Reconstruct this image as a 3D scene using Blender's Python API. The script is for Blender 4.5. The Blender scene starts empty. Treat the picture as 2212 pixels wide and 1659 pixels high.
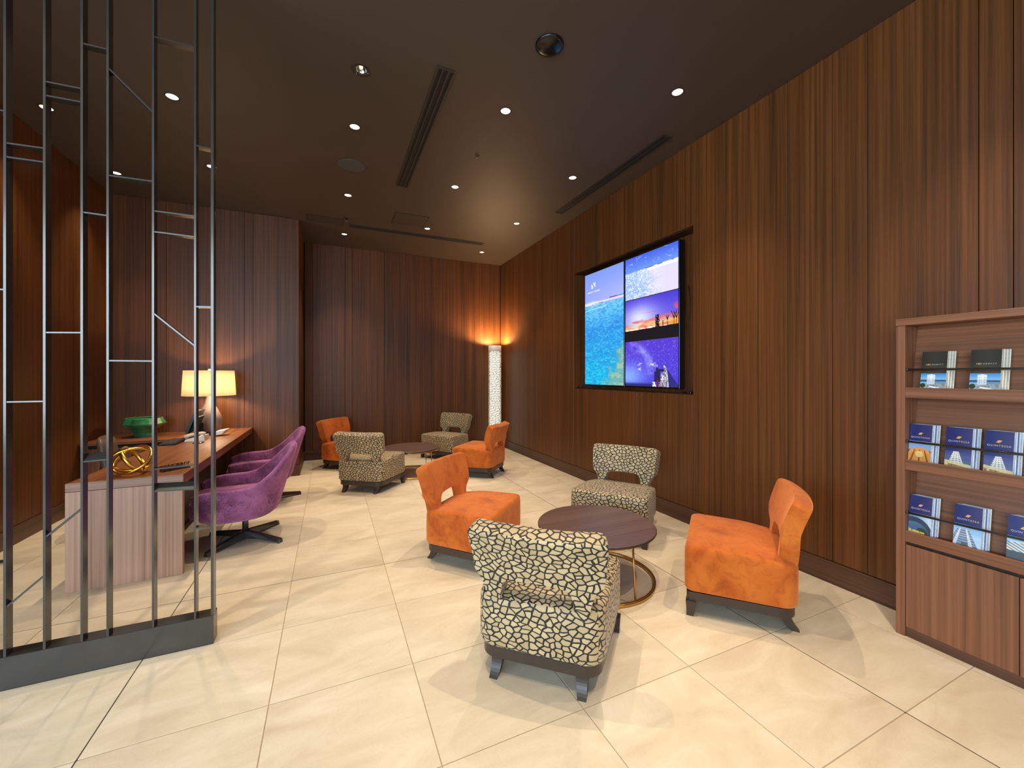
import bpy, math, random
import numpy as np
from mathutils import Vector, Matrix

random.seed(7)
scene = bpy.context.scene
col = scene.collection
R = math.radians

# ---------------------------------------------------------------- camera, world, daylight, exposure
CEIL = 3.68
cam_d = bpy.data.cameras.new('camera')
cam_d.sensor_width = 36.0
cam_d.lens = 36.0 * 873.3 / 2212.0
cam_d.shift_y = -20.3 / 2212.0
cam_d.clip_start = 0.05
cam = bpy.data.objects.new('camera', cam_d)
cam.location = (0, 0, 1.45)
cam.rotation_euler = (R(90), 0, -0.4233)
col.objects.link(cam)
scene.camera = cam

world = bpy.data.worlds.new('world')
scene.world = world
world.use_nodes = True
world.node_tree.nodes['Background'].inputs[0].default_value = (0.62, 0.80, 1.0, 1)
world.node_tree.nodes['Background'].inputs[1].default_value = 0.40


def area(name, loc, rot, sx, sy, power, color):
    l = bpy.data.lights.new(name, 'AREA')
    l.shape = 'RECTANGLE'
    l.size, l.size_y = sx, sy
    l.energy = power
    l.color = color
    o = bpy.data.objects.new(name, l)
    o.location = loc
    o.rotation_euler = rot
    col.objects.link(o)
    return o


# daylight entering from the glazed entrance side behind the camera, left
area('window_daylight', (-3.6, -2.7, 2.15), (R(90), 0, R(-12)), 4.8, 2.9, 400, (0.68, 0.85, 1.0))
area('entrance_daylight', (0.8, -3.6, 1.8), (R(90), 0, 0), 4.0, 3.0, 34, (0.80, 0.90, 1.0))

area('side_daylight', (-5.6, 0.4, 1.8), (R(90), 0, R(-90)), 4.0, 2.8, 230, (0.56, 0.80, 1.0))

SPOT_POWER = 143
SPOT_COLOR = (1.0, 0.82, 0.60)
vs = scene.view_settings
vs.view_transform = 'Standard'
vs.look = 'None'
vs.gamma = 1.0
vs.exposure = 0.0
vs.use_curve_mapping = False


# ---------------------------------------------------------------- colour + materials
def lin(*c):
    return tuple((x / 255 / 12.92) if x / 255 <= 0.04045 else ((x / 255 + 0.055) / 1.055) ** 2.4 for x in c)


MATS = {}


def new_mat(name):
    m = bpy.data.materials.new(name)
    m.use_nodes = True
    nt = m.node_tree
    b = nt.nodes['Principled BSDF']
    return m, nt, b


def plain(name, c, rough=0.5, metal=0.0, noise=0.0, nscale=20.0, bump=0.0, sheen=0.0, coat=0.0, spec=0.5, emit=None, estr=0.0, rand=0.0):
    m, nt, b = new_mat(name)
    N, L = nt.nodes, nt.links
    b.inputs['Base Color'].default_value = (*c, 1)
    b.inputs['Roughness'].default_value = rough
    b.inputs['Metallic'].default_value = metal
    b.inputs['Specular IOR Level'].default_value = spec
    b.inputs['Sheen Weight'].default_value = sheen
    b.inputs['Coat Weight'].default_value = coat
    if emit:
        b.inputs['Emission Color'].default_value = (*emit, 1)
        b.inputs['Emission Strength'].default_value = estr
    if noise or bump:
        tc = N.new('ShaderNodeTexCoord')
        n = N.new('ShaderNodeTexNoise')
        n.inputs['Scale'].default_value = nscale
        n.inputs['Detail'].default_value = 6
        L.new(tc.outputs['Object'], n.inputs['Vector'])
        if noise:
            r = N.new('ShaderNodeValToRGB')
            r.color_ramp.elements[0].position = 0.3
            r.color_ramp.elements[1].position = 0.7
            r.color_ramp.elements[0].color = (*[x * (1 - noise) for x in c], 1)
            r.color_ramp.elements[1].color = (*[min(1, x * (1 + noise)) for x in c], 1)
            L.new(n.outputs['Fac'], r.inputs['Fac'])
            L.new(r.outputs['Color'], b.inputs['Base Color'])
        if bump:
            bp = N.new('ShaderNodeBump')
            bp.inputs['Strength'].default_value = bump
            bp.inputs['Distance'].default_value = 0.01
            L.new(n.outputs['Fac'], bp.inputs['Height'])
            L.new(bp.outputs['Normal'], b.inputs['Normal'])
    MATS[name] = m
    return m


def wood(name, dark, mid, light, grain='Z', fine=55.0, rough=0.42, rand=0.16, spec=0.4, band=8.0):
    m, nt, b = new_mat(name)
    N, L = nt.nodes, nt.links
    g = N.new('ShaderNodeNewGeometry')
    oi = N.new('ShaderNodeObjectInfo')
    off = N.new('ShaderNodeVectorMath'); off.operation = 'SCALE'
    off.inputs[0].default_value = (17.3, 11.1, 23.7)
    L.new(oi.outputs['Random'], off.inputs['Scale'])
    add = N.new('ShaderNodeVectorMath'); add.operation = 'ADD'
    L.new(g.outputs['Position'], add.inputs[0])
    L.new(off.outputs[0], add.inputs[1])

    def noise(f, low, detail):
        mp = N.new('ShaderNodeMapping')
        s = [f, f, f]
        s['XYZ'.index(grain)] = low
        mp.inputs['Scale'].default_value = s
        L.new(add.outputs[0], mp.inputs['Vector'])
        n = N.new('ShaderNodeTexNoise')
        n.inputs['Scale'].default_value = 1.0
        n.inputs['Detail'].default_value = detail
        n.inputs['Roughness'].default_value = 0.6
        L.new(mp.outputs[0], n.inputs['Vector'])
        return n
    n1 = noise(fine, 0.55, 5)
    n2 = noise(band, 0.18, 3)
    n3 = noise(fine * 2.6, 2.5, 2)
    a = N.new('ShaderNodeMath'); a.operation = 'MULTIPLY_ADD'
    a.inputs[1].default_value = 0.68
    L.new(n1.outputs['Fac'], a.inputs[0])
    c = N.new('ShaderNodeMath'); c.operation = 'MULTIPLY'
    c.inputs[1].default_value = 0.32
    L.new(n2.outputs['Fac'], c.inputs[0])
    L.new(c.outputs[0], a.inputs[2])
    r = N.new('ShaderNodeValToRGB')
    e = r.color_ramp.elements
    e[0].position, e[0].color = 0.34, (*dark, 1)
    e[1].position, e[1].color = 0.68, (*light, 1)
    k = e.new(0.50); k.color = (*mid, 1)
    L.new(a.outputs[0], r.inputs['Fac'])
    hsv = N.new('ShaderNodeHueSaturation')
    mr = N.new('ShaderNodeMapRange')
    mr.inputs['To Min'].default_value = 1 - rand
    mr.inputs['To Max'].default_value = 1 + rand
    L.new(oi.outputs['Random'], mr.inputs['Value'])
    L.new(mr.outputs[0], hsv.inputs['Value'])
    L.new(r.outputs['Color'], hsv.inputs['Color'])
    L.new(hsv.outputs[0], b.inputs['Base Color'])
    b.inputs['Roughness'].default_value = rough
    b.inputs['Specular IOR Level'].default_value = spec
    bp = N.new('ShaderNodeBump')
    bp.inputs['Strength'].default_value = 0.12
    bp.inputs['Distance'].default_value = 0.003
    L.new(n3.outputs['Fac'], bp.inputs['Height'])
    L.new(bp.outputs['Normal'], b.inputs['Normal'])
    MATS[name] = m
    return m


WD, WM, WL = lin(66, 38, 15), lin(97, 55, 22), lin(120, 71, 32)
wall_wood = wood('wall_veneer', WD, WM, WL, 'Z', rand=0.08)
base_wood_y = wood('baseboard_veneer_long', lin(66, 42, 29), lin(88, 57, 40), lin(104, 69, 50), 'Y', rand=0.03)
base_wood_x = wood('baseboard_veneer_cross', lin(66, 42, 29), lin(88, 57, 40), lin(104, 69, 50), 'X', rand=0.03)
CD, CM, CL = lin(98, 61, 40), lin(131, 83, 54), lin(154, 102, 69)
cab_z = wood('cabinet_veneer_upright', CD, CM, CL, 'Z', rand=0.05)
cab_y = wood('cabinet_veneer_level', CD, CM, CL, 'Y', rand=0.05)
desk_z = wood('desk_veneer_daylit', lin(144, 108, 88), lin(174, 136, 114), lin(196, 160, 136), 'Z', fine=80, rand=0.04, band=16)  # daylight on the end panel is painted in as a lighter, pinker tone
desk_y = wood('desk_top_veneer', lin(106, 61, 35), lin(134, 80, 47), lin(154, 96, 59), 'Y', rand=0.03, rough=0.36)
desk_x = wood('desk_edge_daylit', lin(112, 82, 68), lin(150, 116, 98), lin(175, 140, 120), 'X', rand=0.04)  # end edge colour lightened to carry the same daylight
dark_z = wood('dark_veneer', lin(36, 22, 15), lin(54, 33, 22), lin(68, 44, 30), 'Z', rand=0.03)
table_wood = wood('table_veneer', lin(84, 62, 55), lin(98, 74, 67), lin(111, 87, 79), 'X', fine=60, rough=0.33, rand=0.03, band=10)

black_metal = plain('dark_bronze_metal', lin(80, 79, 76), rough=0.20, metal=0.65, noise=0.08, nscale=9, spec=0.7)
black_gloss = plain('black_gloss', lin(14, 14, 16), rough=0.18)
black_matt = plain('black_matt', lin(10, 9, 9), rough=0.7)
joint_mat = plain('dark_joint', lin(70, 56, 42), rough=0.8)
grout_mat = plain('grout', lin(176, 156, 126), rough=0.85, noise=0.05, nscale=30)
hatch_mat = plain('hatch_paint', lin(66, 55, 45), rough=0.5)
ceiling_mat = plain('ceiling_paint', lin(75, 62, 51), rough=0.55, noise=0.03, nscale=1.5, spec=0.35)
leg_mat = plain('espresso_wood', lin(58, 46, 38), rough=0.34, noise=0.10, nscale=18)
brass = plain('brushed_brass', lin(206, 160, 92), rough=0.28, metal=1.0, noise=0.06, nscale=40)
gold = plain('gold_leaf', lin(244, 190, 84), rough=0.26, metal=1.0, noise=0.10, nscale=22, bump=0.2)
chrome = plain('chrome', lin(210, 208, 204), rough=0.12, metal=1.0)
reflector_mat = plain('lamp_reflector', lin(250, 246, 238), rough=0.3, emit=(1.0, 0.86, 0.66), estr=0.35)  # own emission stands in for lamp light falling on the reflector
lamp_mat = plain('lamp_glow', (1, 1, 1), emit=(1.0, 0.90, 0.72), estr=28)
trim_dark = plain('fixture_trim', lin(50, 41, 33), rough=0.5)
grille_mat = plain('speaker_grille', lin(70, 68, 68), rough=0.7, noise=0.1, nscale=300)
paper = plain('paper', lin(238, 236, 230), rough=0.6)
paper_gold = plain('brochure_edge_warm', lin(190, 176, 142), rough=0.4, noise=0.3, nscale=90)
paper_blue = plain('brochure_edge', lin(178, 190, 208), rough=0.4, noise=0.25, nscale=90)
shade_inner = None


def velvet(name, dark, mid, light, sc=6.0, fleck=None, rough=0.75):
    m, nt, b = new_mat(name)
    N, L = nt.nodes, nt.links
    tc = N.new('ShaderNodeTexCoord')
    n = N.new('ShaderNodeTexNoise')
    n.inputs['Scale'].default_value = sc
    n.inputs['Detail'].default_value = 5
    n.inputs['Distortion'].default_value = 0.5
    L.new(tc.outputs['Object'], n.inputs['Vector'])
    r = N.new('ShaderNodeValToRGB')
    e = r.color_ramp.elements
    e[0].position, e[0].color = 0.33, (*dark, 1)
    e[1].position, e[1].color = 0.66, (*light, 1)
    k = e.new(0.46); k.color = (*mid, 1)
    L.new(n.outputs['Fac'], r.inputs['Fac'])
    out = r.outputs['Color']
    # fine nap marks where the pile has been brushed
    f1 = N.new('ShaderNodeTexNoise')
    f1.inputs['Scale'].default_value = sc * 3.2
    f1.inputs['Detail'].default_value = 8
    f1.inputs['Roughness'].default_value = 0.65
    f1.inputs['Distortion'].default_value = 0.9
    L.new(tc.outputs['Object'], f1.inputs['Vector'])
    f2 = N.new('ShaderNodeValToRGB')
    f2.color_ramp.elements[0].position = 0.36
    f2.color_ramp.elements[1].position = 0.52
    f2.color_ramp.elements[0].color = (0.70, 0.60, 0.55, 1)
    f2.color_ramp.elements[1].color = (1, 1, 1, 1)
    L.new(f1.outputs['Fac'], f2.inputs['Fac'])
    fm = N.new('ShaderNodeMixRGB'); fm.blend_type = 'MULTIPLY'; fm.inputs['Fac'].default_value = 0.75
    L.new(out, fm.inputs['Color1']); L.new(f2.outputs['Color'], fm.inputs['Color2'])
    out = fm.outputs['Color']
    if fleck:
        n2 = N.new('ShaderNodeTexNoise')
        n2.inputs['Scale'].default_value = 46
        n2.inputs['Detail'].default_value = 8
        n2.inputs['Roughness'].default_value = 0.75
        n2.inputs['Distortion'].default_value = 2.0
        L.new(tc.outputs['Object'], n2.inputs['Vector'])
        n3 = N.new('ShaderNodeTexNoise')
        n3.inputs['Scale'].default_value = 5
        L.new(tc.outputs['Object'], n3.inputs['Vector'])
        ml = N.new('ShaderNodeMath'); ml.operation = 'MULTIPLY'
        L.new(n2.outputs['Fac'], ml.inputs[0]); L.new(n3.outputs['Fac'], ml.inputs[1])
        r2 = N.new('ShaderNodeValToRGB')
        r2.color_ramp.elements[0].position = 0.195
        r2.color_ramp.elements[1].position = 0.255
        r2.color_ramp.elements[0].color = (1, 1, 1, 1)
        r2.color_ramp.elements[1].color = (0, 0, 0, 1)
        L.new(ml.outputs[0], r2.inputs['Fac'])
        mx = N.new('ShaderNodeMixRGB')
        L.new(r2.outputs['Color'], mx.inputs['Fac'])
        L.new(out, mx.inputs['Color1'])
        mx.inputs['Color2'].default_value = (*fleck, 1)
        out = mx.outputs['Color']
    L.new(out, b.inputs['Base Color'])
    b.inputs['Roughness'].default_value = rough
    b.inputs['Sheen Weight'].default_value = 0.8
    b.inputs['Sheen Roughness'].default_value = 0.5
    b.inputs['Sheen Tint'].default_value = (*[min(1, x * 1.5 + 0.12) for x in light], 1)
    b.inputs['Specular IOR Level'].default_value = 0.2
    MATS[name] = m
    return m


orange_velvet = velvet('orange_velvet', lin(172, 76, 22), lin(194, 98, 31), lin(210, 114, 40), sc=4.5)
purple_velvet = velvet('purple_velvet', lin(126, 70, 112), lin(144, 84, 128), lin(160, 98, 142), fleck=lin(92, 48, 80))


def mosaic():
    m, nt, b = new_mat('mosaic_fabric')
    N, L = nt.nodes, nt.links
    tc = N.new('ShaderNodeTexCoord')
    sp = N.new('ShaderNodeSeparateXYZ'); L.new(tc.outputs['Object'], sp.inputs[0])
    ab = N.new('ShaderNodeVectorMath'); ab.operation = 'ABSOLUTE'
    L.new(tc.outputs['Normal'], ab.inputs[0])
    sn = N.new('ShaderNodeSeparateXYZ'); L.new(ab.outputs[0], sn.inputs[0])

    def math(op, x, y):
        k = N.new('ShaderNodeMath'); k.operation = op
        for i, q in enumerate((x, y)):
            if isinstance(q, (int, float)):
                k.inputs[i].default_value = q
            else:
                L.new(q, k.inputs[i])
        return k.outputs[0]

    def pick(f, x, y):          # f = 0 -> x, 1 -> y
        k = N.new('ShaderNodeMix'); k.data_type = 'FLOAT'
        L.new(f, k.inputs[0]); L.new(x, k.inputs[2]); L.new(y, k.inputs[3])
        return k.outputs[0]
    # the woven print runs over the front, the sides and the top of each cushion as separate cut pieces
    side = math('GREATER_THAN', sn.outputs[0], sn.outputs[1])
    top = math('GREATER_THAN', sn.outputs[2], 0.72)
    uu = pick(top, pick(side, sp.outputs[0], sp.outputs[1]), sp.outputs[0])
    vv = pick(top, sp.outputs[2], sp.outputs[1])
    cb = N.new('ShaderNodeCombineXYZ')
    L.new(uu, cb.inputs[0]); L.new(vv, cb.inputs[1])
    nz = N.new('ShaderNodeTexNoise')
    nz.inputs['Scale'].default_value = 10
    nz.inputs['Detail'].default_value = 2
    L.new(cb.outputs[0], nz.inputs['Vector'])
    mixv = N.new('ShaderNodeMixRGB'); mixv.blend_type = 'ADD'
    mixv.inputs['Fac'].default_value = 0.045
    L.new(cb.outputs[0], mixv.inputs['Color1'])
    L.new(nz.outputs['Color'], mixv.inputs['Color2'])
    mp = N.new('ShaderNodeMapping')
    mp.inputs['Rotation'].default_value = (0, 0, R(22))
    mp.inputs['Scale'].default_value = (28, 38, 1)
    L.new(mixv.outputs[0], mp.inputs['Vector'])
    v = N.new('ShaderNodeTexVoronoi')
    v.feature = 'DISTANCE_TO_EDGE'
    v.voronoi_dimensions = '2D'
    v.inputs['Scale'].default_value = 1.0
    v.inputs['Randomness'].default_value = 0.85
    L.new(mp.outputs[0], v.inputs['Vector'])
    v2 = N.new('ShaderNodeTexVoronoi')
    v2.voronoi_dimensions = '2D'
    v2.inputs['Scale'].default_value = 1.0
    v2.inputs['Randomness'].default_value = 0.85
    L.new(mp.outputs[0], v2.inputs['Vector'])
    cell = N.new('ShaderNodeMixRGB')
    cell.inputs['Color1'].default_value = (*lin(168, 144, 102), 1)
    cell.inputs['Color2'].default_value = (*lin(200, 176, 132), 1)
    L.new(v2.outputs['Color'], cell.inputs['Fac'])
    r = N.new('ShaderNodeValToRGB')
    r.color_ramp.elements[0].position = 0.108
    r.color_ramp.elements[1].position = 0.128
    L.new(v.outputs['Distance'], r.inputs['Fac'])
    mx = N.new('ShaderNodeMixRGB')
    mx.inputs['Color1'].default_value = (*lin(16, 13, 12), 1)
    L.new(r.outputs['Color'], mx.inputs['Fac'])
    L.new(cell.outputs[0], mx.inputs['Color2'])
    L.new(mx.outputs[0], b.inputs['Base Color'])
    b.inputs['Roughness'].default_value = 0.6
    b.inputs['Sheen Weight'].default_value = 0.15
    bp = N.new('ShaderNodeBump')
    bp.inputs['Strength'].default_value = 0.3
    bp.inputs['Distance'].default_value = 0.004
    L.new(r.outputs['Color'], bp.inputs['Height'])
    L.new(bp.outputs['Normal'], b.inputs['Normal'])
    return m


mosaic_fabric = mosaic()


def stone():
    m, nt, b = new_mat('stone_tile')
    N, L = nt.nodes, nt.links
    g = N.new('ShaderNodeNewGeometry')
    oi = N.new('ShaderNodeObjectInfo')
    off = N.new('ShaderNodeVectorMath'); off.operation = 'SCALE'
    off.inputs[0].default_value = (37.3, 71.1, 13.7)
    L.new(oi.outputs['Random'], off.inputs['Scale'])
    add = N.new('ShaderNodeVectorMath'); add.operation = 'ADD'
    L.new(g.outputs['Position'], add.inputs[0]); L.new(off.outputs[0], add.inputs[1])
    mp = N.new('ShaderNodeMapping')
    mp.inputs['Scale'].default_value = (2.0, 5.0, 1)
    mp.inputs['Rotation'].default_value = (0, 0, R(20))
    L.new(add.outputs[0], mp.inputs['Vector'])
    n = N.new('ShaderNodeTexNoise')
    n.inputs['Scale'].default_value = 1.0
    n.inputs['Detail'].default_value = 9
    n.inputs['Roughness'].default_value = 0.62
    n.inputs['Distortion'].default_value = 0.8
    L.new(mp.outputs[0], n.inputs['Vector'])
    r = N.new('ShaderNodeValToRGB')
    e = r.color_ramp.elements
    e[0].position, e[0].color = 0.30, (*lin(200, 182, 154), 1)
    e[1].position, e[1].color = 0.72, (*lin(226, 212, 188), 1)
    k = e.new(0.5); k.color = (*lin(213, 197, 170), 1)
    L.new(n.outputs['Fac'], r.inputs['Fac'])
    n2 = N.new('ShaderNodeTexNoise')
    n2.inputs['Scale'].default_value = 7
    n2.inputs['Detail'].default_value = 10
    n2.inputs['Roughness'].default_value = 0.7
    n2.inputs['Distortion'].default_value = 3.0
    L.new(add.outputs[0], n2.inputs['Vector'])
    r2 = N.new('ShaderNodeValToRGB')
    r2.color_ramp.elements[0].position = 0.485
    r2.color_ramp.elements[0].color = (1, 1, 1, 1)
    r2.color_ramp.elements[1].position = 0.515
    r2.color_ramp.elements[1].color = (1, 1, 1, 1)
    kk = r2.color_ramp.elements.new(0.5); kk.color = (0.90, 0.86, 0.80, 1)
    L.new(n2.outputs['Fac'], r2.inputs['Fac'])
    mul = N.new('ShaderNodeMixRGB'); mul.blend_type = 'MULTIPLY'
    mul.inputs['Fac'].default_value = 0.6
    L.new(r.outputs['Color'], mul.inputs['Color1']); L.new(r2.outputs['Color'], mul.inputs['Color2'])
    hsv = N.new('ShaderNodeHueSaturation')
    mr = N.new('ShaderNodeMapRange')
    mr.inputs['To Min'].default_value = 0.95; mr.inputs['To Max'].default_value = 1.04
    L.new(oi.outputs['Random'], mr.inputs['Value'])
    L.new(mr.outputs[0], hsv.inputs['Value']); L.new(mul.outputs[0], hsv.inputs['Color'])
    L.new(hsv.outputs[0], b.inputs['Base Color'])
    b.inputs['Roughness'].default_value = 0.5
    b.inputs['Specular IOR Level'].default_value = 0.35
    bp = N.new('ShaderNodeBump')
    bp.inputs['Strength'].default_value = 0.05
    bp.inputs['Distance'].default_value = 0.004
    L.new(n2.outputs['Fac'], bp.inputs['Height'])
    L.new(bp.outputs['Normal'], b.inputs['Normal'])
    return m


stone_tile = stone()


def vcol_mat(name, emit=0.0, rough=0.35):
    m, nt, b = new_mat(name)
    a = nt.nodes.new('ShaderNodeAttribute')
    a.attribute_name = 'Col'
    if emit:
        b.inputs['Base Color'].default_value = (0.01, 0.01, 0.01, 1)
        nt.links.new(a.outputs['Color'], b.inputs['Emission Color'])
        b.inputs['Emission Strength'].default_value = emit
        b.inputs['Roughness'].default_value = 0.4
    else:
        nt.links.new(a.outputs['Color'], b.inputs['Base Color'])
        b.inputs['Roughness'].default_value = rough
    return m


screen_mat = vcol_mat('display_picture', emit=1.15)
print_mat = vcol_mat('printed_cover', rough=0.3)


# ---------------------------------------------------------------- mesh builder
class MB:
    def __init__(self):
        self.v, self.f, self.s = [], [], []

    def add(self, vs, fs, smooth=False):
        o = len(self.v)
        self.v += [tuple(p) for p in vs]
        self.f += [tuple(i + o for i in f) for f in fs]
        self.s += [smooth] * len(fs)
        return self

    def box(self, x0, x1, y0, y1, z0, z1, bev=0.0):
        if bev <= 0:
            vs = [(x, y, z) for z in (z0, z1) for y in (y0, y1) for x in (x0, x1)]
            fs = [(0, 2, 3, 1), (4, 5, 7, 6), (0, 1, 5, 4), (2, 6, 7, 3), (0, 4, 6, 2), (1, 3, 7, 5)]
            return self.add(vs, fs)
        b = min(bev, (x1 - x0) / 2.01, (y1 - y0) / 2.01, (z1 - z0) / 2.01)
        # chamfered box: 24 vertices
        vs, idx = [], {}
        for i, X in enumerate((x0, x1)):
            for j, Y in enumerate((y0, y1)):
                for k, Z in enumerate((z0, z1)):
                    xi, yi, zi = (X + (b if i == 0 else -b)), (Y + (b if j == 0 else -b)), (Z + (b if k == 0 else -b))
                    idx[i, j, k, 0] = len(vs); vs.append((X, yi, zi))
                    idx[i, j, k, 1] = len(vs); vs.append((xi, Y, zi))
                    idx[i, j, k, 2] = len(vs); vs.append((xi, yi, Z))
        q = idx
        fs = []
        for i in (0, 1):
            f = [q[i, 0, 0, 0], q[i, 1, 0, 0], q[i, 1, 1, 0], q[i, 0, 1, 0]]
            fs.append(f if i else f[::-1])
            f = [q[0, i, 0, 1], q[1, i, 0, 1], q[1, i, 1, 1], q[0, i, 1, 1]]
            fs.append(f[::-1] if i else f)
            f = [q[0, 0, i, 2], q[1, 0, i, 2], q[1, 1, i, 2], q[0, 1, i, 2]]
            fs.append(f if i else f[::-1])
        for i in (0, 1):
            for j in (0, 1):
                fs.append([q[i, j, 0, 0], q[i, j, 1, 0], q[i, j, 1, 1], q[i, j, 0, 1]] if (i == j) is False else [q[i, j, 0, 1], q[i, j, 1, 1], q[i, j, 1, 0], q[i, j, 0, 0]])
                fs.append([q[i, 0, j, 0], q[i, 1, j, 0], q[i, 1, j, 2], q[i, 0, j, 2]] if (i == j) else [q[i, 0, j, 2], q[i, 1, j, 2], q[i, 1, j, 0], q[i, 0, j, 0]])
                fs.append([q[0, i, j, 1], q[1, i, j, 1], q[1, i, j, 2], q[0, i, j, 2]] if (i != j) else [q[0, i, j, 2], q[1, i, j, 2], q[1, i, j, 1], q[0, i, j, 1]])
        for i in (0, 1):
            for j in (0, 1):
                for k in (0, 1):
                    t = [q[i, j, k, 0], q[i, j, k, 1], q[i, j, k, 2]]
                    fs.append(t if (i + j + k) % 2 else t[::-1])
        return self.add(vs, fs)

    def rings(self, rings, cap0=True, cap1=True, smooth=True, closed=True):
        n = len(rings[0])
        vs = [p for r in rings for p in r]
        fs = []
        for a in range(len(rings) - 1):
            for i in range(n if closed else n - 1):
                j = (i + 1) % n
                fs.append((a * n + i, a * n + j, (a + 1) * n + j, (a + 1) * n + i))
        o = len(self.v)
        self.add(vs, fs, smooth)
        if cap0:
            self.f.append(tuple(o + i for i in range(n))[::-1]); self.s.append(False)
        if cap1:
            self.f.append(tuple(o + (len(rings) - 1) * n + i for i in range(n))); self.s.append(False)
        return self

    def lathe(self, prof, cx=0, cy=0, n=32, cap0=False, cap1=False, smooth=True, ax=1.0, ay=1.0):
        rs = [[(cx + r * ax * math.cos(2 * math.pi * i / n), cy + r * ay * math.sin(2 * math.pi * i / n), z) for i in range(n)] for r, z in prof]
        return self.rings(rs, cap0, cap1, smooth)

    def tube(self, pts, r, n=10, closed=False, smooth=True, sect=None):
        P = [Vector(p) for p in pts]
        m = len(P)
        rs = []
        prev = None
        for i, p in enumerate(P):
            if closed:
                t = (P[(i + 1) % m] - P[i - 1]).normalized()
            else:
                t = (P[min(i + 1, m - 1)] - P[max(i - 1, 0)]).normalized()
            if prev is None:
                u = t.cross(Vector((0, 0, 1)))
                if u.length < 1e-3:
                    u = t.cross(Vector((1, 0, 0)))
            else:
                u = prev - t * prev.dot(t)
            u.normalize(); prev = u
            w = t.cross(u)
            rr = r[i] if isinstance(r, (list, tuple)) else r
            if sect:
                rs.append([tuple(p + u * a + w * b) for a, b in sect])
            else:
                rs.append([tuple(p + u * rr * math.cos(2 * math.pi * k / n) + w * rr * math.sin(2 * math.pi * k / n)) for k in range(n)])
        if closed:
            rs.append(rs[0])
        return self.rings(rs, not closed, not closed, smooth)

    def mesh(self, name, off=(0, 0, 0)):
        me = bpy.data.meshes.new(name)
        ox, oy, oz = off
        me.from_pydata([(x - ox, y - oy, z - oz) for x, y, z in self.v], [], self.f)
        me.polygons.foreach_set('use_smooth', self.s)
        me.validate()
        # consistent outward normals
        import bmesh
        bm = bmesh.new(); bm.from_mesh(me)
        bmesh.ops.recalc_face_normals(bm, faces=bm.faces[:])
        bm.to_mesh(me); bm.free()
        return me


def world_loc(o):
    v = Vector((0, 0, 0))
    while o is not None:
        v += o.location
        o = o.parent
    return v


def link(o, parent=None):
    col.objects.link(o)
    if parent is not None:
        o.parent = parent
    return o


def part(name, mb, mat, parent=None, local=False, label=None, kind=None):
    off = (0, 0, 0) if (local or parent is None) else tuple(world_loc(parent))
    me = mb if isinstance(mb, bpy.types.Mesh) else mb.mesh(name, off)
    if not me.materials:
        me.materials.append(mat)
    o = bpy.data.objects.new(name, me)
    if label:
        o['label'] = label
    if kind:
        o['kind'] = kind
    return link(o, parent)


def thing(name, label, cat, loc=(0, 0, 0), rz=0.0, group=None):
    o = bpy.data.objects.new(name, None)
    o.empty_display_size = 0.1
    o.location = loc
    o.rotation_euler = (0, 0, rz)
    o['label'] = label
    o['category'] = cat
    if group:
        o['group'] = group
    return link(o)


def struct(name, mb, mat, label=None):
    o = part(name, mb, mat)
    o['kind'] = 'structure'
    if label:
        o['label'] = label
    return o


def dup(root, loc, rz, label, group=None):
    r = root.copy(); col.objects.link(r)
    r.location = loc; r.rotation_euler = (0, 0, rz)
    r['label'] = label
    if group:
        r['group'] = group
    for ch in list(root.children):
        c = ch.copy(); col.objects.link(c); c.parent = r
        for g in list(ch.children):
            d = g.copy(); col.objects.link(d); d.parent = c
    return r


def text_mb(body, size, origin, udir, vdir, ndir, extrude=0.0006, align='CENTER', spacing=1.0):
    """lettering as real extruded geometry; origin = centre of the baseline"""
    cu = bpy.data.curves.new('lettering', 'FONT')
    cu.body = body
    cu.size = size
    cu.align_x = align
    cu.extrude = extrude
    cu.space_character = spacing
    cu.resolution_u = 3
    ob = bpy.data.objects.new('lettering_source', cu)
    col.objects.link(ob)
    dg = bpy.context.evaluated_depsgraph_get()
    me = ob.evaluated_get(dg).to_mesh()
    o, u, v, n = Vector(origin), Vector(udir), Vector(vdir), Vector(ndir)
    mb = MB()
    mb.add([tuple(o + u * p.co.x + v * p.co.y + n * (p.co.z + extrude)) for p in me.vertices], [tuple(p.vertices) for p in me.polygons])
    ob.evaluated_get(dg).to_mesh_clear()
    bpy.data.objects.remove(ob)
    bpy.data.curves.remove(cu)
    return mb


def painted(name, origin, udir, vdir, W, H, nu, nv, fn, mat, parent):
    """a flat printed or lit picture: grid whose colour attribute is fn(u, v) (v from the top)"""
    u = (np.arange(nu + 1) / nu)[None, :].repeat(nv + 1, 0)
    v = (np.arange(nv + 1) / nv)[:, None].repeat(nu + 1, 1)
    rgb = np.clip(fn(u, v), 0, 255) / 255.0
    lr = np.where(rgb <= 0.04045, rgb / 12.92, ((rgb + 0.055) / 1.055) ** 2.4)
    o = np.array(origin) - np.array(tuple(world_loc(parent)))
    P = o[None, None, :] + u[..., None] * W * np.array(udir) - v[..., None] * H * np.array(vdir)
    P = P.reshape(-1, 3)
    i = (np.arange(nv)[:, None] * (nu + 1) + np.arange(nu)[None, :]).reshape(-1)
    F = np.stack([i, i + nu + 1, i + nu + 2, i + 1], 1)
    me = bpy.data.meshes.new(name)
    me.from_pydata(P.tolist(), [], F.tolist())
    ca = me.color_attributes.new('Col', 'FLOAT_COLOR', 'POINT')
    ca.data.foreach_set('color', np.concatenate([lr.reshape(-1, 3), np.ones((P.shape[0], 1))], 1).reshape(-1).astype(np.float32))
    me.materials.append(mat)
    ob = bpy.data.objects.new(name, me)
    return link(ob, parent)


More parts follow.
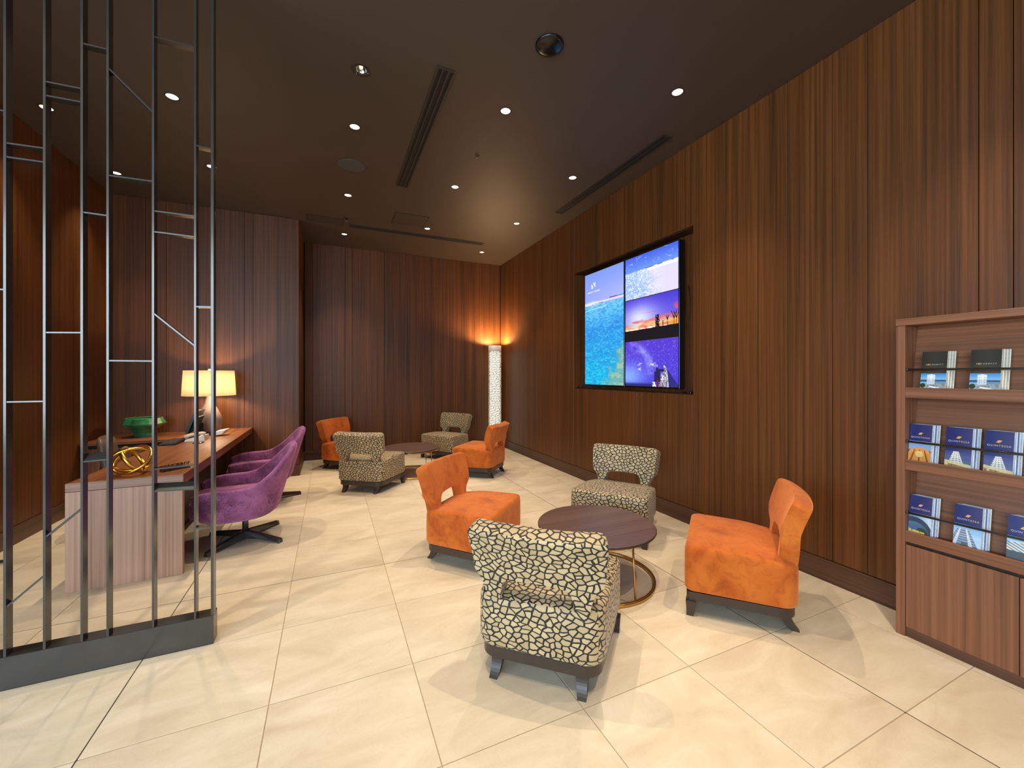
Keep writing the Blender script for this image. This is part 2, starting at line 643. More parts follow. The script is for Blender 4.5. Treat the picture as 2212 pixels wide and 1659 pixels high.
def vnoise(u, v, fu, fv, seed, octaves=4):
    rng = np.random.RandomState(seed)
    out = np.zeros_like(u); amp = 1.0; tot = 0
    for k in range(octaves):
        gu, gv = int(fu * 2 ** k) + 2, int(fv * 2 ** k) + 2
        g = rng.rand(gv + 1, gu + 1)
        x = np.clip(u, 0, 0.9999) * (gu - 1); y = np.clip(v, 0, 0.9999) * (gv - 1)
        xi, yi = x.astype(int), y.astype(int)
        xf, yf = x - xi, y - yi
        xf = xf * xf * (3 - 2 * xf); yf = yf * yf * (3 - 2 * yf)
        out += amp * ((g[yi, xi] * (1 - xf) + g[yi, xi + 1] * xf) * (1 - yf) + (g[yi + 1, xi] * (1 - xf) + g[yi + 1, xi + 1] * xf) * yf)
        tot += amp; amp *= 0.55
    return out / tot


def mixc(a, b, t):
    t = np.clip(t, 0, 1)[..., None]
    return np.array(a, float) * (1 - t) + np.array(b, float) * t


def over(img, c, m):
    m = np.clip(m, 0, 1)[..., None]
    return img * (1 - m) + np.array(c, float) * m


def sstep(a, b, x):
    t = np.clip((x - a) / (b - a), 0, 1)
    return t * t * (3 - 2 * t)


# ================================================================ STRUCTURE
TX, TY = 0.62425, 0.58355
X0 = -0.8687            # dark expansion joint line
Y0 = 3.2225
WX = 3.179              # right wall face
WB = 7.64               # back wall face
WL_X = -2.46            # left wall face
BLK_Y = 6.56            # front of the projecting concierge wall
BLK_X = -0.405

fl = MB().box(-6.5, 3.6, -4.0, 8.0, -0.12, -0.002)
floor = struct('floor', fl, grout_mat, 'beige stone tile floor with thin grout lines')
tile_cache = {}
gap = 0.0022
for iu in range(-6, 7):
    for iv in range(-8, 9):
        xa, xb = X0 + iu * TX + gap, X0 + (iu + 1) * TX - gap
        ya, yb = Y0 + iv * TY + gap, Y0 + (iv + 1) * TY - gap
        xb = min(xb, WX - 0.002); yb = min(yb, WB - 0.002)
        if xb - xa < 0.05 or yb - ya < 0.05:
            continue
        key = (round(xb - xa, 4), round(yb - ya, 4))
        if key not in tile_cache:
            m = MB().box(0, xb - xa, 0, yb - ya, -0.0019, 0.0, bev=0.0006).mesh('tile')
            m.materials.append(stone_tile)
            tile_cache[key] = m
        o = bpy.data.objects.new('tile', tile_cache[key])
        o.location = (xa, ya, 0)
        link(o, floor)
for xj in (X0, X0 + 5 * TX):
    part('joint_strip', MB().box(xj - 0.0035, xj + 0.0035, -2.0, WB - 0.01, -0.0019, -0.0001), joint_mat, floor)
part('joint_strip', MB().box(-4.0, 1.3, Y0 - 0.002, Y0 + 0.002, -0.0018, -0.0002), joint_mat, floor)

# ---------------------------------------------------------------- ceiling with cut holes for the downlights
SPOTS = [(-1.154, 4.079), (-2.161, 4.681), (0.204, 3.900), (1.356, 3.142), (2.503, 2.374), (-2.156, 5.880), (-1.157, 5.276),
         (0.206, 5.423), (1.357, 4.660), (2.508, 3.894), (2.515, 5.415), (0.209, 6.950), (1.358, 6.165), (2.526, 6.946)]
SPOTS_NEAR = [(1.356, 1.62), (0.204, 2.10), (2.503, 0.85), (-1.154, 2.30), (0.204, 0.45), (1.356, 0.05)]
EMERG = (0.208, 3.147)
HOLE_R = 0.043


def ceiling_mesh():
    box = MB().box(-6.5, 3.6, -4.0, 8.0, CEIL, CEIL + 0.16).mesh('ceiling')
    cut = MB()
    for (x, y) in SPOTS + [EMERG]:
        cut.lathe([(HOLE_R, CEIL - 0.05), (HOLE_R, CEIL + 0.09)], x, y, 24, True, True, smooth=False)
    a = bpy.data.objects.new('ceiling_source', box); col.objects.link(a)
    c = bpy.data.objects.new('cutter_source', cut.mesh('cutter')); col.objects.link(c)
    md = a.modifiers.new('cut', 'BOOLEAN'); md.operation = 'DIFFERENCE'; md.object = c; md.solver = 'EXACT'
    dg = bpy.context.evaluated_depsgraph_get()
    me = bpy.data.meshes.new_from_object(a.evaluated_get(dg))
    bpy.data.objects.remove(a); bpy.data.objects.remove(c)
    me.name = 'ceiling'
    return me


cm = ceiling_mesh()
cm.materials.clear(); cm.materials.append(ceiling_mat)
ceiling = struct('ceiling', cm, ceiling_mat, 'dark brown painted flat ceiling')


def panels_y(parent, x0, x1, ys, z0, z1, skip=()):
    for a, b in zip(ys[:-1], ys[1:]):
        lo, hi = min(a, b) + 0.0017, max(a, b) - 0.0017
        segs = [(z0, z1)]
        for (ra, rb, za, zb) in skip:
            if lo < rb - 0.01 and hi > ra + 0.01:
                segs = [(z0, za), (zb, z1)]
        for (za, zb) in segs:
            part('panel', MB().box(x0, x1, lo, hi, za, zb, bev=0.0015), wall_wood, parent)


def panels_x(parent, xs, y0, y1, z0, z1):
    for a, b in zip(xs[:-1], xs[1:]):
        lo, hi = min(a, b) + 0.0017, max(a, b) - 0.0017
        part('panel', MB().box(lo, hi, y0, y1, z0, z1, bev=0.0015), wall_wood, parent)


BB = 0.15   # baseboard height
# right wall, with the display recess
RY0, RY1, RZ0, RZ1 = 2.825, 4.90, 1.252, 2.887
RD = 0.17
mb = MB()
mb.box(WX + 0.02, 3.6, -4.0, RY0, 0, CEIL)
mb.box(WX + 0.02, 3.6, RY1, 8.0, 0, CEIL)
mb.box(WX + 0.02, 3.6, RY0, RY1, 0, RZ0)
mb.box(WX + 0.02, 3.6, RY0, RY1, RZ1, CEIL)
mb.box(WX + RD, 3.6, RY0, RY1, RZ0, RZ1)
wall_right = struct('wall_right', mb, black_matt, 'long wall clad in brown veneer panels with a display recess')
ysr = [7.62, 7.10, 6.568, 6.032, 5.40, 5.022, 4.90, 4.426, 3.613, 3.52, 2.825, 1.947, 1.646, 1.443, 0.951, 0.83, 0.0, -0.8, -1.6]
panels_y(wall_right, WX, WX + 0.02, ysr, BB + 0.004, CEIL - 0.002, skip=[(RY0, RY1, RZ0, RZ1)])
# recess lining
part('recess_panel', MB().box(WX + 0.021, WX + RD, RY0, RY0 + 0.012, RZ0, RZ1), wall_wood, wall_right)
part('recess_panel', MB().box(WX + 0.021, WX + RD, RY1 - 0.012, RY1, RZ0, RZ1), wall_wood, wall_right)
part('recess_panel', MB().box(WX + 0.021, WX + RD, RY0 + 0.012, RY1 - 0.012, RZ1 - 0.012, RZ1), dark_z, wall_right)
part('recess_panel', MB().box(WX + 0.021, WX + RD, RY0 + 0.012, RY1 - 0.012, RZ0, RZ0 + 0.012), dark_z, wall_right)
part('recess_panel', MB().box(WX + RD - 0.012, WX + RD, RY0 + 0.012, RY1 - 0.012, RZ0 + 0.012, RZ1 - 0.012), wall_wood, wall_right)

# back wall
wall_back = struct('wall_back', MB().box(BLK_X - 0.3, WX + 0.02, WB + 0.02, 8.0, 0, CEIL), black_matt, 'far wall clad in brown veneer panels')
panels_x(wall_back, [-0.385, -0.27, 0.243, 0.357, 0.899, 1.762, 2.631, WX - 0.001], WB, WB + 0.02, BB + 0.004, CEIL - 0.002)
# projecting wall behind the desk
wall_con = struct('wall_concierge', MB().box(-2.8, BLK_X - 0.02, BLK_Y + 0.02, 8.0, 0, CEIL), black_matt, 'projecting veneer wall behind the concierge desk')
panels_x(wall_con, [WL_X, -2.125, -1.915, -1.068, -0.968, BLK_X], BLK_Y, BLK_Y + 0.02, BB + 0.004, CEIL - 0.002)
part('return_panel', MB().box(BLK_X - 0.02, BLK_X, BLK_Y + 0.022, WB, BB + 0.004, CEIL - 0.002), wall_wood, wall_con)
# left wall
wall_left = struct('wall_left', MB().box(WL_X - 0.35, WL_X - 0.02, 2.4, 8.0, 0, CEIL), black_matt, 'side wall clad in dark brown veneer panels')
panels_y(wall_left, WL_X - 0.02, WL_X, [BLK_Y, 5.82, 5.24, 4.35, 3.4, 2.4], BB + 0.004, CEIL - 0.002)
# baseboards
struct('baseboard_right', MB().box(WX - 0.012, WX + 0.01, 1.19, WB - 0.012, 0, BB, bev=0.002), base_wood_y, 'brown veneer baseboard under the display wall')
struct('baseboard_back', MB().box(BLK_X + 0.012, WX - 0.012, WB - 0.012, WB + 0.01, 0, BB, bev=0.002), base_wood_x, 'brown veneer baseboard of the far wall')
struct('baseboard_concierge', MB().box(WL_X + 0.012, BLK_X + 0.012, BLK_Y - 0.012, BLK_Y + 0.01, 0, BB, bev=0.002), base_wood_x, 'brown baseboard of the wall behind the desk')
struct('baseboard_return', MB().box(BLK_X - 0.01, BLK_X + 0.012, BLK_Y + 0.01, WB - 0.012, 0, BB, bev=0.002), base_wood_y, 'brown baseboard on the short return wall')
struct('baseboard_left', MB().box(WL_X - 0.01, WL_X + 0.012, 2.4, BLK_Y - 0.012, 0, BB, bev=0.002), base_wood_y, 'brown veneer baseboard of the side wall')

# ================================================================ METAL SCREEN
SY = 2.645
scr = thing('metal_screen', 'tall dark metal room divider of upright bars and cross pieces on a low plinth', 'room divider', (-1.1, 2.68, 0))
part('plinth', MB().box(-1.80, -0.572, SY, SY + 0.085, 0, 0.153, bev=0.002), black_metal, scr)
PX = [-1.79, -1.64, -1.49, -1.360, -1.229, -1.098, -1.003, -0.827, -0.652, -0.578]
PW, PD = 0.009, 0.046
for i, x in enumerate(PX):
    if i == len(PX) - 1:
        b = MB().box(x - 0.006, x + 0.006, SY + 0.004, SY + 0.056, 0.1532, CEIL - 0.002)
    else:
        b = MB().box(x - PW / 2, x + PW / 2, SY + 0.001, SY + PD, 0.1532, CEIL - 0.002)
    part('post', b, black_metal, scr)
CAMF = 873.3; SYAW, CYAW = math.sin(0.4233), math.cos(0.4233)


def z_on_screen(px, py):
    dx = SYAW + CYAW * (px - 1106) / CAMF
    dy = CYAW - SYAW * (px - 1106) / CAMF
    return 1.45 - (py - 809.2) / CAMF * SY / dy


BARS = [(3, 13, 308, 98, 320), (3, 13, 338, 98, 350), (3, 13, 868.5, 97, 867), (3, 12, 1312, 94, 1245),
        (4, 98, 175, 178, 191), (4, 98, 205, 178, 220), (4, 98, 718, 177, 718.5), (4, 97, 1160, 173, 1100),
        (5, 180, 93, 230, 105), (5, 180, 458, 230, 465), (5, 178, 998, 230, 993),
        (6, 233, 147, 328, 240), (6, 234, 378, 329, 391), (6, 234, 779, 329, 780),
        (7, 332, 78, 419, 100), (7, 332, 455, 419, 466), (7, 332, 500, 419, 511), (7, 332, 678, 419, 746), (7, 332, 1014, 419, 1005), (7, 333, 1062, 420, 1057),
        (8, 421, 313, 462, 322), (8, 421, 662, 462, 663), (8, 422, 1142, 462, 1138)]
TILTED = (998, 1062)
for (i, xa, ya, xb, yb) in BARS:
    za, zb = z_on_screen(xa, ya), z_on_screen(xb, yb)
    xl, xr = PX[i] + PW / 2 + 0.0003, PX[i + 1] - PW / 2 - 0.0003
    if i == 8:
        xr = PX[9] - 0.0063
    t = 0.0035
    th = t / max(0.35, math.cos(math.atan2(abs(zb - za), xr - xl)))
    b = MB()
    vs_ = []
    for (x, z) in ((xl, za), (xr, zb)):
        up_ = 0.030 if ya in TILTED else 0.0
        for (yy, dz) in ((SY + 0.003, -th), (SY + PD - 0.002, up_ - th), (SY + PD - 0.002, up_ + th), (SY + 0.003, th)):
            vs_.append((x, yy, z + dz))
    b.add(vs_, [(0, 1, 2, 3), (7, 6, 5, 4), (0, 4, 5, 1), (1, 5, 6, 2), (2, 6, 7, 3), (3, 7, 4, 0)])
    part('cross_bar', b, black_metal, scr)
for z in (2.66, 1.84, 0.585):
    part('cross_bar', MB().box(PX[2] + PW / 2, PX[3] - PW / 2, SY + 0.003, SY + PD - 0.002, z - 0.0035, z + 0.0035), black_metal, scr)

# ================================================================ CONCIERGE DESK
DX0, DX1, DY0, DY1, DZ = -1.598, -0.970, 3.652, 6.545, 0.725
desk = thing('concierge_desk', 'long wooden concierge desk running back to the veneer wall', 'desk', (-1.28, 5.1, 0))
part('desktop', MB().box(DX0, DX1, DY0 + 0.018, DY1, DZ - 0.040, DZ, bev=0.002), desk_y, desk)
part('end_edge', MB().box(DX0, DX1, DY0, DY0 + 0.0175, DZ - 0.055, DZ, bev=0.0015), desk_x, desk)
part('end_panel', MB().box(DX0, DX1 - 0.004, DY0, DY0 + 0.045, 0.0, DZ - 0.058, bev=0.0015), desk_z, desk)
part('modesty_panel', MB().box(-1.30, -1.27, DY0 + 0.046, DY1, 0.0, DZ - 0.041), dark_z, desk)
part('front_rail', MB().box(DX1 - 0.022, DX1 - 0.004, DY0 + 0.046, DY1, DZ - 0.075, DZ - 0.0405), desk_y, desk)
part('drawer_pedestal', MB().box(DX0 + 0.01, -1.302, DY0 + 0.046, DY0 + 0.46, 0.06, DZ - 0.041, bev=0.002), dark_z, desk)

cred = thing('credenza', 'low wooden side counter in the corner behind the desk carrying the green bowl', 'counter', (-2.03, 6.2, 0))
part('counter_top', MB().box(WL_X + 0.014, DX0 - 0.003, 5.86, BLK_Y - 0.014, 0.675, 0.708, bev=0.002), desk_x.copy() if False else wood('counter_veneer', lin(100, 58, 33), lin(130, 78, 46), lin(150, 94, 58), 'X', rand=0.03), cred)
part('carcass', MB().box(WL_X + 0.02, DX0 - 0.01, 5.92, BLK_Y - 0.016, 0.06, 0.640), dark_z, cred)
part('shadow_rail', MB().box(WL_X + 0.02, DX0 - 0.01, 5.90, 5.92, 0.640, 0.6745), black_matt, cred)
for a in (0, 1):
    xa = WL_X + 0.022 + a * 0.416
    d = part('door', MB().box(xa, xa + 0.41, 5.895, 5.9185, 0.065, 0.636, bev=0.0015), cab_z, cred)

# ================================================================ BROCHURE CABINET
CX = 2.905
cab = thing('brochure_cabinet', 'tall wooden brochure rack cabinet with three tilted shelves and doors below', 'cabinet', (3.04, 0.7, 0))
CY1, CY0 = 1.188, 0.24
part('side_panel', MB().box(CX, WX - 0.001, CY1 - 0.040, CY1, 0, 1.722, bev=0.002), cab_z, cab)
part('side_panel', MB().box(CX, WX - 0.001, CY0, CY0 + 0.040, 0, 1.722, bev=0.002), cab_z, cab)
part('top_panel', MB().box(CX - 0.002, WX - 0.001, CY0, CY1 + 0.001, 1.7225, 1.760, bev=0.002), cab_y, cab)
ya, yb = CY0 + 0.0405, CY1 - 0.0405
rows = [(1.379, 1.322, 1.722), (0.981, 0.925, 1.322), (0.587, 0.528, 0.925)]
for (zt, zb, zo) in rows:
    part('shelf', MB().box(CX + 0.001, WX - 0.002, ya, yb, zb, zt - 0.012).box(CX, CX + 0.016, ya, yb, zb, zt, bev=0.0015), cab_y, cab)
    # slanted back board
    b = MB()
    xb0, xb1 = 2.985, 3.045
    vs_ = [(xb0, ya, zt - 0.012), (xb0 + 0.012, ya, zt - 0.012), (xb1 + 0.012, ya, zo - 0.0005), (xb1, ya, zo - 0.0005)]
    vs_ += [(x, yb, z) for (x, y, z) in vs_]
    b.add(vs_, [(0, 1, 2, 3), (7, 6, 5, 4), (0, 4, 5, 1), (1, 5, 6, 2), (2, 6, 7, 3), (3, 7, 4, 0)])
    part('back_board', b, cab_y, cab)
    zr = zt + 0.099
    rod = part('retaining_rod', MB().tube([(CX + 0.016, ya + 0.008, zr), (CX + 0.016, yb - 0.008, zr)], 0.0062, 12), black_metal, cab)
    for yy in (ya + 0.004, yb - 0.004):
        part('rod_socket', MB().tube([(CX + 0.016, yy - 0.004, zr), (CX + 0.016, yy + 0.004, zr)], 0.0095, 12), black_metal, rod)
part('shadow_rail', MB().box(CX + 0.02, WX - 0.003, ya, yb, 0.508, 0.5275), dark_z, cab)
part('door', MB().box(CX + 0.002, CX + 0.022, 0.7425, yb - 0.002, 0.056, 0.510, bev=0.001), cab_z, cab)
part('door', MB().box(CX + 0.002, CX + 0.022, ya + 0.002, 0.7395, 0.056, 0.510, bev=0.001), cab_z, cab)
part('toe_board', MB().box(CX + 0.012, CX + 0.03, ya, yb, 0.0, 0.0535), base_wood_y, cab)
part('carcass', MB().box(CX + 0.031, WX - 0.004, ya, yb, 0.0, 0.507), dark_z, cab)


# ---- brochures
def cover_black(seed):
    def fn(u, v):
        img = mixc((44, 40, 34), (66, 60, 50), 0.5 + 0.5 * np.sin(u * 3.0))
        sky = mixc((60, 130, 205), (150, 200, 235), (v - 0.57) / 0.2)
        img = np.where((v > 0.575)[..., None], sky, img)
        n = vnoise(u, v, 16, 20, seed)
        img = over(img, (70, 100, 110), (v > 0.745) * (v < 0.80) * 1.0)
        img = over(img, (130, 160, 185), (v > 0.79) * (u > 0.5) * 0.9)
        img = over(img, mixc((120, 125, 118), (225, 225, 215), n * 1.6 - 0.3), (v > 0.83 + 0.03 * n) * 0.95)
        img = over(img, (45, 70, 30), ((u - 0.10) ** 2 / 0.012 + (v - 0.90) ** 2 / 0.004 < 1.0) * 0.95)
        b = (u > 0.25) & (u < 0.58) & (v > 0.60 + 0.03 * np.abs(u - 0.42) * 4) & (v < 0.87)
        win = (np.sin(v * 150) > 0.1) * (np.sin(u * 80) > -0.3)
        img = over(img, (238, 238, 240), b * 1.0)
        img = over(img, (150, 160, 172), b * win * (np.abs(u - 0.44) > 0.035) * 0.8)
        img = over(img, (250, 250, 248), ((v > 0.905 + (u - 0.38) * 0.12) & (v < 0.945 + (u - 0.38) * 0.12) & (u > 0.36) & (u < 0.80)) * 1.0)
        img = over(img, (70, 75, 78), ((v > 0.945 + (u - 0.38) * 0.12) & (v < 0.965 + (u - 0.38) * 0.12) & (u > 0.36) & (u < 0.75)) * 0.8)
        return img
    return fn


def cover_navy(kind, seed):
    split = {'gold': 0.45, 'tower': 0.60, 'tower2': 0.60, 'arch': 0.46, 'glass': 0.46, 'roof': 0.46}[kind]

    def fn(u, v):
        n = vnoise(u, v, 10, 14, seed)
        img = mixc((34, 38, 104), (66, 58, 110), np.clip(u * 1.3 - 0.2 + (n - 0.5) * 0.3, 0, 1))
        w = np.clip((v - split) / (1 - split), 0, 1)
        if kind == 'gold':
            sc = mixc((120, 160, 215), (170, 170, 190), w)
            sc = over(sc, (225, 150, 70), (w > 0.28 + 0.5 * np.abs(u - 0.5) ** 1.5) * 1.0)
            sc = over(sc, (120, 60, 25), (np.abs(np.sin((u - 0.5) * 11 / (0.35 + w))) < 0.35) * (w > 0.4) * 0.8)
            sc = over(sc, (250, 205, 130), ((u - 0.5) ** 2 / 0.03 + (w - 0.62) ** 2 / 0.02 < 1) * 0.9)
            sc = over(sc, (190, 230, 240), (w < 0.10) * 1.0)
        elif kind in ('tower', 'tower2'):
            sc = mixc((60, 66, 130), (120, 130, 150), w)
            cx = 0.42 if kind == 'tower' else 0.50
            b = (np.abs(u - cx) < 0.10 + 0.26 * w) & (w > -0.1)
            sc = over(sc, (224, 222, 214), b * 1.0)
            sc = over(sc, (70, 72, 90), b * (np.sin(v * 130) > 0.2) * (np.sin((u - cx) / (0.1 + 0.26 * w) * 12) > 0.1) * 0.8)
            sc = over(sc, (236, 214, 150), ((w > 0.62 + (u - 0.3) * 0.2) & (w < 0.8 + (u - 0.3) * 0.2)) * 0.9)
            sc = over(sc, mixc((120, 90, 50), (250, 215, 140), n * 2 - 0.5), (w > 0.80 + (u - 0.3) * 0.2) * 0.95)
        elif kind == 'arch':
            sc = mixc((70, 100, 160), (200, 220, 235), u + 0.2 - w * 0.3)
            sc = over(sc, (44, 58, 74), (np.sqrt((u - 0.25) ** 2 + (w - 1.05) ** 2) < 0.85) * 0.9)
            sc = over(sc, (80, 110, 150), (np.sqrt((u - 0.25) ** 2 + (w - 1.15) ** 2) < 0.72) * 0.9)
            sc = over(sc, (60, 66, 40), (np.sqrt((u - 0.62) ** 2 + (w - 0.95) ** 2) < 0.22 + 0.1 * n) * 0.9)
            sc = over(sc, (240, 200, 90), (w > 0.80 + 0.1 * u) * (u < 0.75) * (n > 0.42) * 0.95)
        elif kind == 'glass':
            sc = mixc((120, 178, 226), (225, 238, 245), w)
            d = (u - 0.35) / (0.12 + 0.5 * w)
            sc = over(sc, (110, 130, 160), (np.abs(d) < 0.9) * (w > 0.2) * 1.0)
            sc = over(sc, (225, 228, 232), (np.abs(np.abs(d) - 0.5) < 0.12) * (w > 0.2) * 1.0)
            sc = over(sc, (200, 206, 214), (np.abs(d) < 0.9) * (np.sin(w * 60) > 0.5) * 0.7)
            sc = over(sc, (96, 98, 96), (np.abs(u - 0.42) < 0.12) * (w > 0.80) * 0.9)
        else:
            sc = mixc((140, 200, 235), (190, 210, 222), w)
            sc = over(sc, (222, 226, 228), (w > 0.22 + 0.18 * (u < 0.1)) * 1.0)
            sc = over(sc, (110, 116, 122), (np.sin((w - 0.5 * u) * 55) > 0.1) * (w > 0.24) * (w < 0.62) * 0.85)
            sc = over(sc, (74, 82, 88), (w > 0.62) * 0.95)
        return np.where((v > split)[..., None], sc, img)
    return fn


brochure_edge_navy = plain('brochure_edge_navy', lin(92, 104, 158), rough=0.4, noise=0.3, nscale=120)
emblem_gold = plain('emblem_gold', lin(236, 176, 84), rough=0.4)
letter_silver = plain('letter_silver', lin(226, 200, 178), rough=0.4)
cover_body_black = plain('brochure_body_dark', lin(52, 47, 40), rough=0.35)
cover_body_navy = plain('brochure_body_navy', lin(44, 46, 100), rough=0.35)


def brochure(pos_y, width, zbase, fn, labels, style, fan=0.0032, n=7):
    """a stack of brochures leaning on the tilted shelf, each an object of its own; the first is the front one"""
    Hb, Tb = 0.205, 0.0048
    tilt = math.atan2(0.060, 0.39)
    ct, st = math.cos(tilt), math.sin(tilt)
    up = Vector((st, 0, ct)); nor = Vector((-ct, 0, st)); rt = Vector((0, -1, 0))
    for k in range(n):
        base = Vector((CX + 0.0245 + k * (Tb + 0.0008), pos_y - k * fan, zbase))
        lab = labels[0] if k == 0 else labels[1]
        r = thing('brochure', lab, 'brochure', tuple(base), 0.0, labels[2] if k else 'front brochures in the rack')
        b = MB()
        vs_ = []
        for (a, c) in ((0, 0), (width, 0), (width, Hb), (0, Hb)):
            vs_.append(tuple(base + rt * a + up * c))
        for (a, c) in ((0, 0), (width, 0), (width, Hb), (0, Hb)):
            vs_.append(tuple(base + rt * a + up * c - nor * Tb))
        b.add(vs_, [(0, 1, 2, 3), (7, 6, 5, 4), (0, 4, 5, 1), (1, 5, 6, 2), (2, 6, 7, 3), (3, 7, 4, 0)])
        if k == 0:
            part('pages', b, paper, r)
            painted('cover', tuple(base + up * Hb + nor * 0.0004), rt, up, width, Hb, 72, 148, fn, print_mat, r)
            cen = base + rt * width * 0.5 + nor * 0.0007
            if style == 'navy':
                e = MB()
                w_, h_, sl = 0.0075, 0.0105, 0.006
                c0 = cen + up * Hb * 0.755
                q = [c0 + rt * (-w_ - sl * 0.5) - up * h_ * 0.5, c0 + rt * (w_ - sl * 0.9) - up * h_ * 0.62, c0 + rt * (w_ + sl * 0.5) + up * h_ * 0.5, c0 + rt * (-w_ + sl * 0.9) + up * h_ * 0.62]
                e.add([tuple(p) for p in q] + [tuple(p + nor * 0.0008) for p in q], [(3, 2, 1, 0), (4, 5, 6, 7), (0, 1, 5, 4), (1, 2, 6, 5), (2, 3, 7, 6), (3, 0, 4, 7)])
                part('emblem', e, emblem_gold, r)
                part('lettering', text_mb('QUINTESSA', 0.0125, cen + up * Hb * 0.635, rt, up, nor, 0.0003, spacing=1.25), letter_silver, r)
            else:
                part('emblem', text_mb('HEK', 0.0120, cen + up * Hb * 0.635 - rt * 0.022, rt, up, nor, 0.0003, spacing=0.8), emblem_gold, r)
                part('lettering', text_mb('HEWITT', 0.0090, cen + up * Hb * 0.64 + rt * 0.014, rt, up, nor, 0.0003, spacing=1.5), letter_silver, r)
        else:
            part('pages', b, ((paper_gold if style == 'black' else (paper_blue, brochure_edge_navy)[(k // 2) % 2]) if (k % 2) else paper), r)


bro = [
    (1.095, 0.100, 1.371, cover_black(3), 'black brochure with tower photo, top shelf, next to the cabinet side', 'black', 'top shelf stack by the cabinet side'),
    (0.910, 0.103, 1.371, cover_black(3), 'black brochure with tower photo, top shelf, farther from the cabinet side', 'black', 'second top shelf stack'),
    (1.146, 0.092, 0.973, cover_navy('gold', 5), 'navy brochure showing a golden lit entrance hall on the middle shelf', 'navy', 'golden hall cover stack'),
    (1.000, 0.096, 0.973, cover_navy('tower', 8), 'navy brochure with white tower above a lit canopy on the middle shelf', 'navy', 'white tower cover stack'),
    (0.862, 0.094, 0.973, cover_navy('tower2', 9), 'navy brochure with a cream lit tower on the middle shelf', 'navy', 'cream tower cover stack'),
    (1.146, 0.092, 0.579, cover_navy('arch', 12), 'navy brochure with a dark arch and yellow lights on the lowest shelf', 'navy', 'dark arch cover stack'),
    (0.968, 0.098, 0.579, cover_navy('glass', 14), 'navy brochure with a glass tower seen from below on the lowest shelf', 'navy', 'glass tower cover stack'),
    (0.788, 0.098, 0.579, cover_navy('roof', 17), 'navy brochure with a striped grey roof on the lowest shelf', 'navy', 'striped roof cover stack'),
]
for (py, w_, zb, fn, lab, sty, grp) in bro:
    brochure(py, w_, zb, fn, (lab, 'brochure hidden behind the front one, ' + grp, 'brochures in the ' + grp), sty)

# ================================================================ DISPLAYS IN THE RECESS
TXF = 3.222
DZ0, DZ1 = 1.318, 2.812


def pic_sea(u, v):
    n = vnoise(u, v, 6, 40, 1); n2 = vnoise(u, v, 4, 6, 2); n3 = vnoise(u, v, 14, 60, 3)
    img = mixc((122, 150, 236), (170, 178, 244), np.clip(v / 0.25, 0, 1) * (0.5 + 0.5 * u))
    sea = mixc((110, 200, 240), (40, 150, 226), (v - 0.30) / 0.22)
    sea = mixc((0, 0, 0), (1, 1, 1), np.zeros_like(u)) + np.where((v > 0.52)[..., None], mixc((40, 150, 226), (10, 186, 224), (v - 0.52) / 0.4), sea)
    fs = vnoise(u, v, 22, 130, 4, 3)
    sea = over(sea, (36, 120, 210), np.clip((fs - 0.50) * 3, 0, 0.45))
    sea = over(sea, (140, 220, 248), np.clip((0.44 - fs) * 3, 0, 0.4))
    sea = over(sea, (36, 116, 204), np.clip((n - 0.60) * 2.5, 0, 0.35))
    sea = over(sea, (40, 120, 200), np.exp(-(((u - 0.84) / 0.09) ** 2 + ((v - 0.475) / 0.012) ** 2)) * 0.7 + np.exp(-(((u - 0.85) / 0.12) ** 2 + ((v - 0.75) / 0.03) ** 2)) * 0.5)
    cor = sstep(0.0, 0.35, (v - 0.86) * 1.6 + (u - 0.55) * 0.9 + (n2 - 0.5) * 0.8)
    sea = over(sea, (112, 172, 168), cor * 0.9)
    sea = over(sea, (170, 190, 160), cor * np.clip((n3 - 0.5) * 5, 0, 0.8))
    hor = 0.262
    img = np.where((v > hor + 0.03)[..., None], sea, img)
    isl = np.exp(-((v - hor - 0.012) / (0.006 + 0.012 * np.exp(-((u - 0.2) / 0.2) ** 2))) ** 2)
    img = over(img, (232, 232, 248), isl)
    img = over(img, (120, 120, 180), (np.abs(v - hor - 0.022) < 0.006) * (n > 0.5) * (u > 0.2) * (u < 0.5) * 0.8)
    img = over(img, (110, 40, 110), (np.abs(v - hor + 0.004) < 0.005) * (u > 0.66) * (u < 0.85) * 0.9)
    img = over(img, (60, 90, 140), (np.abs(v - hor + 0.002) < 0.003) * (u > 0.84) * 0.8)
    img = over(img, (190, 235, 252), (np.abs(v - 0.335 + 0.03 * u) < 0.003) * (u < 0.6) * 0.8)
    return img


